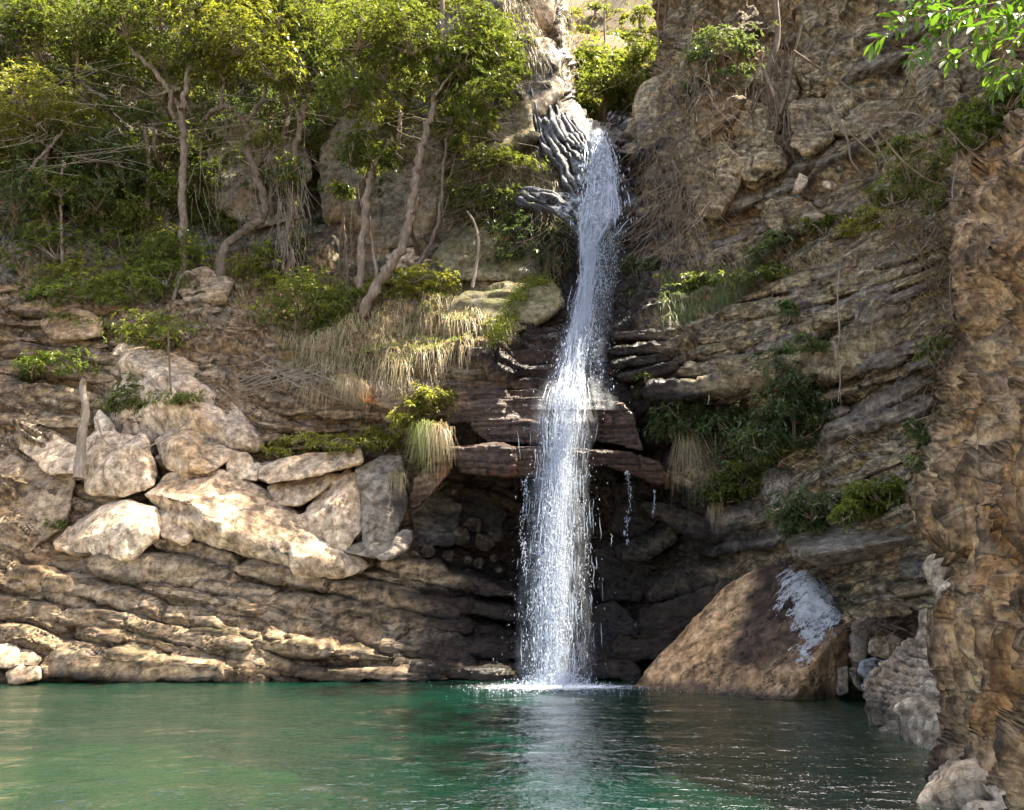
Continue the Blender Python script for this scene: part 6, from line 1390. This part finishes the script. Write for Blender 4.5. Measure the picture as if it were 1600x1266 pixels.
# centre line: photo row -> (photo column, half width of the core in pixels, depth)
FALL = np.array([(198, 928, 12, 22.3), (215, 932, 17, 22.0), (240, 938, 20, 21.7), (270, 942, 24, 21.3), (300, 942, 28, 20.9), (335, 938, 35, 20.5), (350, 932, 30, 20.35), (380, 922, 19, 20.2), (430, 920, 16, 19.9), (480, 912, 20, 19.4), (530, 902, 22, 18.8), (580, 892, 26, 18.2), (620, 887, 36, 17.6), (660, 882, 40, 17.1), (720, 877, 34, 16.8), (800, 872, 38, 16.4), (900, 867, 44, 16.0), (1000, 866, 46, 15.7), (1075, 866, 48, 15.5)], float)
def fl(py): return [np.interp(py, FALL[:, 0], FALL[:, k]) for k in (1, 2, 3)]
W_ = thing('waterfall', at(866, 1075, 15.5), 'tall white waterfall dropping from the gap into the green pool', 'waterfall')
def ribbon(y0, y1, off, wf, dY, mat, name, tone=1.0, n=90, m=26, par=W_, side=None, wav=.06):
    ys = np.linspace(y0, y1, n); c, w, Y = fl(ys); u = np.linspace(-1, 1, m)
    px = c[:, None] + off + u[None] * (w * wf)[:, None]; py = np.repeat(ys[:, None], m, 1)
    YY = Y[:, None] + dY + .25 * u[None] ** 2
    V = at(px, py, YY).reshape(-1, 3); V[:, 1] += wav * fbm(V * np.array([4, 1, 1.2]), 3, 5); V[:, 0] += wav * fbm(V * np.array([2, 1, 1.5]), 3, 15)
    tn = (1 - np.abs(u[None]) ** 3) * np.ones((n, 1)) * tone * sst(0, .06, (ys - y0) / (y1 - y0))[:, None]
    if side is not None: tn = tn * side(ys)[:, None]
    return mesh(name, V, gridF(n, m), mat, parent=par, attrs={'tone': tn.ravel()})
ribbon(198, 400, 0, 1.0, 0, M['chute'], 'chute_water', 1.0, n=110)
ribbon(205, 380, 3, .8, -.12, M['chute'], 'chute_water', 1.0, n=110, wav=.1)
ribbon(340, 640, 0, .9, 0, M['veil'], 'water_veil', 1.0, n=120)
ribbon(350, 640, 12, 1.9, .15, M['veil'], 'water_veil', .35, n=120)
ribbon(560, 1078, 0, .6, 0, M['veil'], 'water_veil', .42, n=160)
ribbon(600, 1078, 2, .35, -.15, M['veil'], 'water_veil', .5, n=160)
ribbon(620, 1078, 0, 1.35, .2, M['veil'], 'water_veil', .34, n=160)
ribbon(640, 1078, -6, .8, .35, M['veil'], 'water_veil', .4, n=160, wav=.12)
# water gliding over the rock beside the chute
def film(rows, name, tone=1.0, push=.35):
    rows = np.array(rows, float); n = 40; m = 24
    ys = np.linspace(rows[0, 0], rows[-1, 0], n); a = np.interp(ys, rows[:, 0], rows[:, 1]); b = np.interp(ys, rows[:, 0], rows[:, 2]); u = np.linspace(0, 1, m)
    px = a[:, None] + (b - a)[:, None] * u[None]; py = np.repeat(ys[:, None], m, 1)
    Y = SL.many(px.ravel(), py.ravel())[:, 1].reshape(n, m)
    for _ in range(6): Y = (np.roll(Y, 1, 0) + np.roll(Y, -1, 0) + Y * 2) / 4
    V = at(px, py, np.minimum(Y - push, fl(ys)[2][:, None] + .6)).reshape(-1, 3)
    tn = (1 - np.abs(2 * u[None] - 1) ** 4) * (1 - np.abs(np.linspace(-1, 1, n))[:, None] ** 6) * tone
    mesh(name, V, gridF(n, m), M['film'], parent=W_, attrs={'tone': tn.ravel()})
film([(300, 830, 930), (320, 850, 940), (345, 885, 945), (360, 900, 940)], 'water_film', 1.0)
film([(225, 895, 940), (260, 893, 935), (300, 895, 940)], 'water_film', .9)
# strands and drops
def drops():
    st, dr, sp = MB(), MB(), MB()
    OV = np.array([(0, 0, 1), (1, 0, 0), (0, 1, 0), (-1, 0, 0), (0, -1, 0), (0, 0, -1)], float)
    OF = np.array([(0, 1, 2), (0, 2, 3), (0, 3, 4), (0, 4, 1), (5, 2, 1), (5, 3, 2), (5, 4, 3), (5, 1, 4)])
    def put(mb, P, r, e, lean=0):
        V = P[:, None] + OV[None] * np.stack([r, r, r * e], -1)[:, None]
        F = (np.arange(len(P))[:, None, None] * 6 + OF[None]).reshape(-1, 3)
        mb.add(V.reshape(-1, 3), F)
    # core drops, dense; then a wider, thinner spray that leans to the right at mid height
    for n, lo, hi, wf, bias, rr in [(6500, 340, 640, .6, 2, .011), (6500, 360, 640, 1.4, 14, .007), (4800, 600, 1076, .42, -2, .009), (8000, 640, 1076, .85, -2, .0065), (2600, 700, 1076, 1.2, 4, .005), (5000, 205, 350, .85, 0, .020)]:
        y = rng.uniform(lo, hi, n)
        if lo > 500: y = lo + (hi - lo) * rng.uniform(0, 1, n) ** .85
        c, w, Y = fl(y); x = c + bias + rng.normal(size=n) * w * wf * .62
        g = vn(np.stack([x / 9, y / 45, np.zeros(n)], -1), 3)     # streaky clustering along the fall
        k = rng.uniform(-1, 1, n) < g * 1.5 + .25; x, y, Y = x[k], y[k], Y[k]
        P = at(x, y, Y + rng.normal(size=len(x)) * .22)
        r = rr * rng.lognormal(0, .38, len(x)); put(dr, P, r * .62, rng.uniform(1.5, 7, len(x)))
    # short strands
    for n, lo, hi, wf, r in [(260, 220, 350, .8, .018), (900, 345, 620, .6, .008), (1000, 600, 1060, .5, .006), (420, 640, 1020, 1.1, .004)]:
        y = rng.uniform(lo, hi, n); Lp = rng.uniform(8, 45, n)
        for yy, L in zip(y, Lp):
            c, w, Y = fl(yy); f = rng.normal() * .62 * wf
            ys = np.linspace(yy, min(yy + L, 1078), 6); cc, ww, YY = fl(ys)
            P = at(cc + f * ww + rng.normal(size=6) * .6, ys, YY + rng.normal() * .15)
            V, F = tube(P, r * rng.uniform(.5, 1.3) * np.sin(np.linspace(.25, math.pi - .1, 6)), 4); st.add(V, F)
    # splash over the pool
    c0 = at(866, 1076, 15.5)
    for n, R0, H in [(3600, .6, .28), (1600, 1.2, .06)]:
        a = rng.uniform(0, 2 * math.pi, n); q = np.abs(rng.normal(size=n)) * R0 * .6
        P = np.stack([c0[0] + q * np.cos(a) * 1.2, c0[1] + q * np.sin(a) * .8, np.abs(rng.normal(size=n)) * H * np.exp(-q / R0)], -1)
        put(sp, P, .007 * rng.lognormal(0, .4, n), np.full(n, 1.2))
    dr.build('drops', M['water_drop'], W_, kind='stuff'); st.build('strands', M['water_drop'], W_, kind='stuff'); sp.build('splash', M['water_drop'], W_, kind='stuff')
    for (x, y0, y1, Y_, w) in [(982, 735, 850, 17.3, 3), (1020, 765, 810, 17.3, 1.5), (955, 350, 470, 20.6, 16), (818, 750, 900, 17.2, 4)]:
        mb = MB(); n = int((y1 - y0) * w * .3) + 25; y = rng.uniform(y0, y1, n); P = at(x + rng.normal(size=n) * w * .6 + 3 * np.sin(y / 17), y, Y_ + rng.normal(size=n) * .05)
        put(mb, P, .006 * rng.lognormal(0, .4, n), rng.uniform(1.5, 5, n)); mb.build('trickle', M['water_drop'], W_, kind='stuff')
drops()
# foam on the pool
def foam():
    t = NT('foam'); p = t.pos(); t.b.inputs['Base Color'].default_value = (.85, .9, .93, 1); t.b.inputs['Roughness'].default_value = .6
    a = t.noise(t.mapped(p, (1, 1.4, 1)), 9, 6, .8, .3); d = t.N('Attribute', attribute_name='tone').outputs['Fac']
    al = t.ramp(t.math('ADD', t.math('MULTIPLY', t.math('SUBTRACT', a, .5), 1.6), d), [(.42, 0.0), (.75, .9)])
    tr = t.N('BsdfTransparent'); mx = t.N('MixShader'); t.L(al, mx.inputs[0]); t.L(tr.outputs[0], mx.inputs[1]); t.L(t.b.outputs[0], mx.inputs[2]); t.L(mx.outputs[0], t.out.inputs['Surface'])
    r = np.linspace(0, 1, 30); a_ = np.linspace(0, 2 * math.pi, 73)[:-1]
    Rg, A = np.meshgrid(r, a_, indexing='ij'); c0 = at(866, 1076, 15.5)
    V = np.stack([c0[0] + Rg * np.cos(A) * 2.9, c0[1] - .1 + Rg * np.sin(A) * 1.0, .045 + .03 * (1 - Rg) ** 2 + 0 * A], -1).reshape(-1, 3); V[:, 2] += .012 * fbm(V * 5, 2, 4)
    i = np.arange(29)[:, None] * 72; j = np.arange(72)[None]; j2 = (j + 1) % 72
    F = np.stack([(i + j).ravel(), (i + j2).ravel(), (i + 72 + j2).ravel(), (i + 72 + j).ravel()], -1)
    mesh('foam', V, F, t.m, parent=W_, attrs={'tone': (1.25 - Rg ** .6 * 1.25).ravel()})
foam()
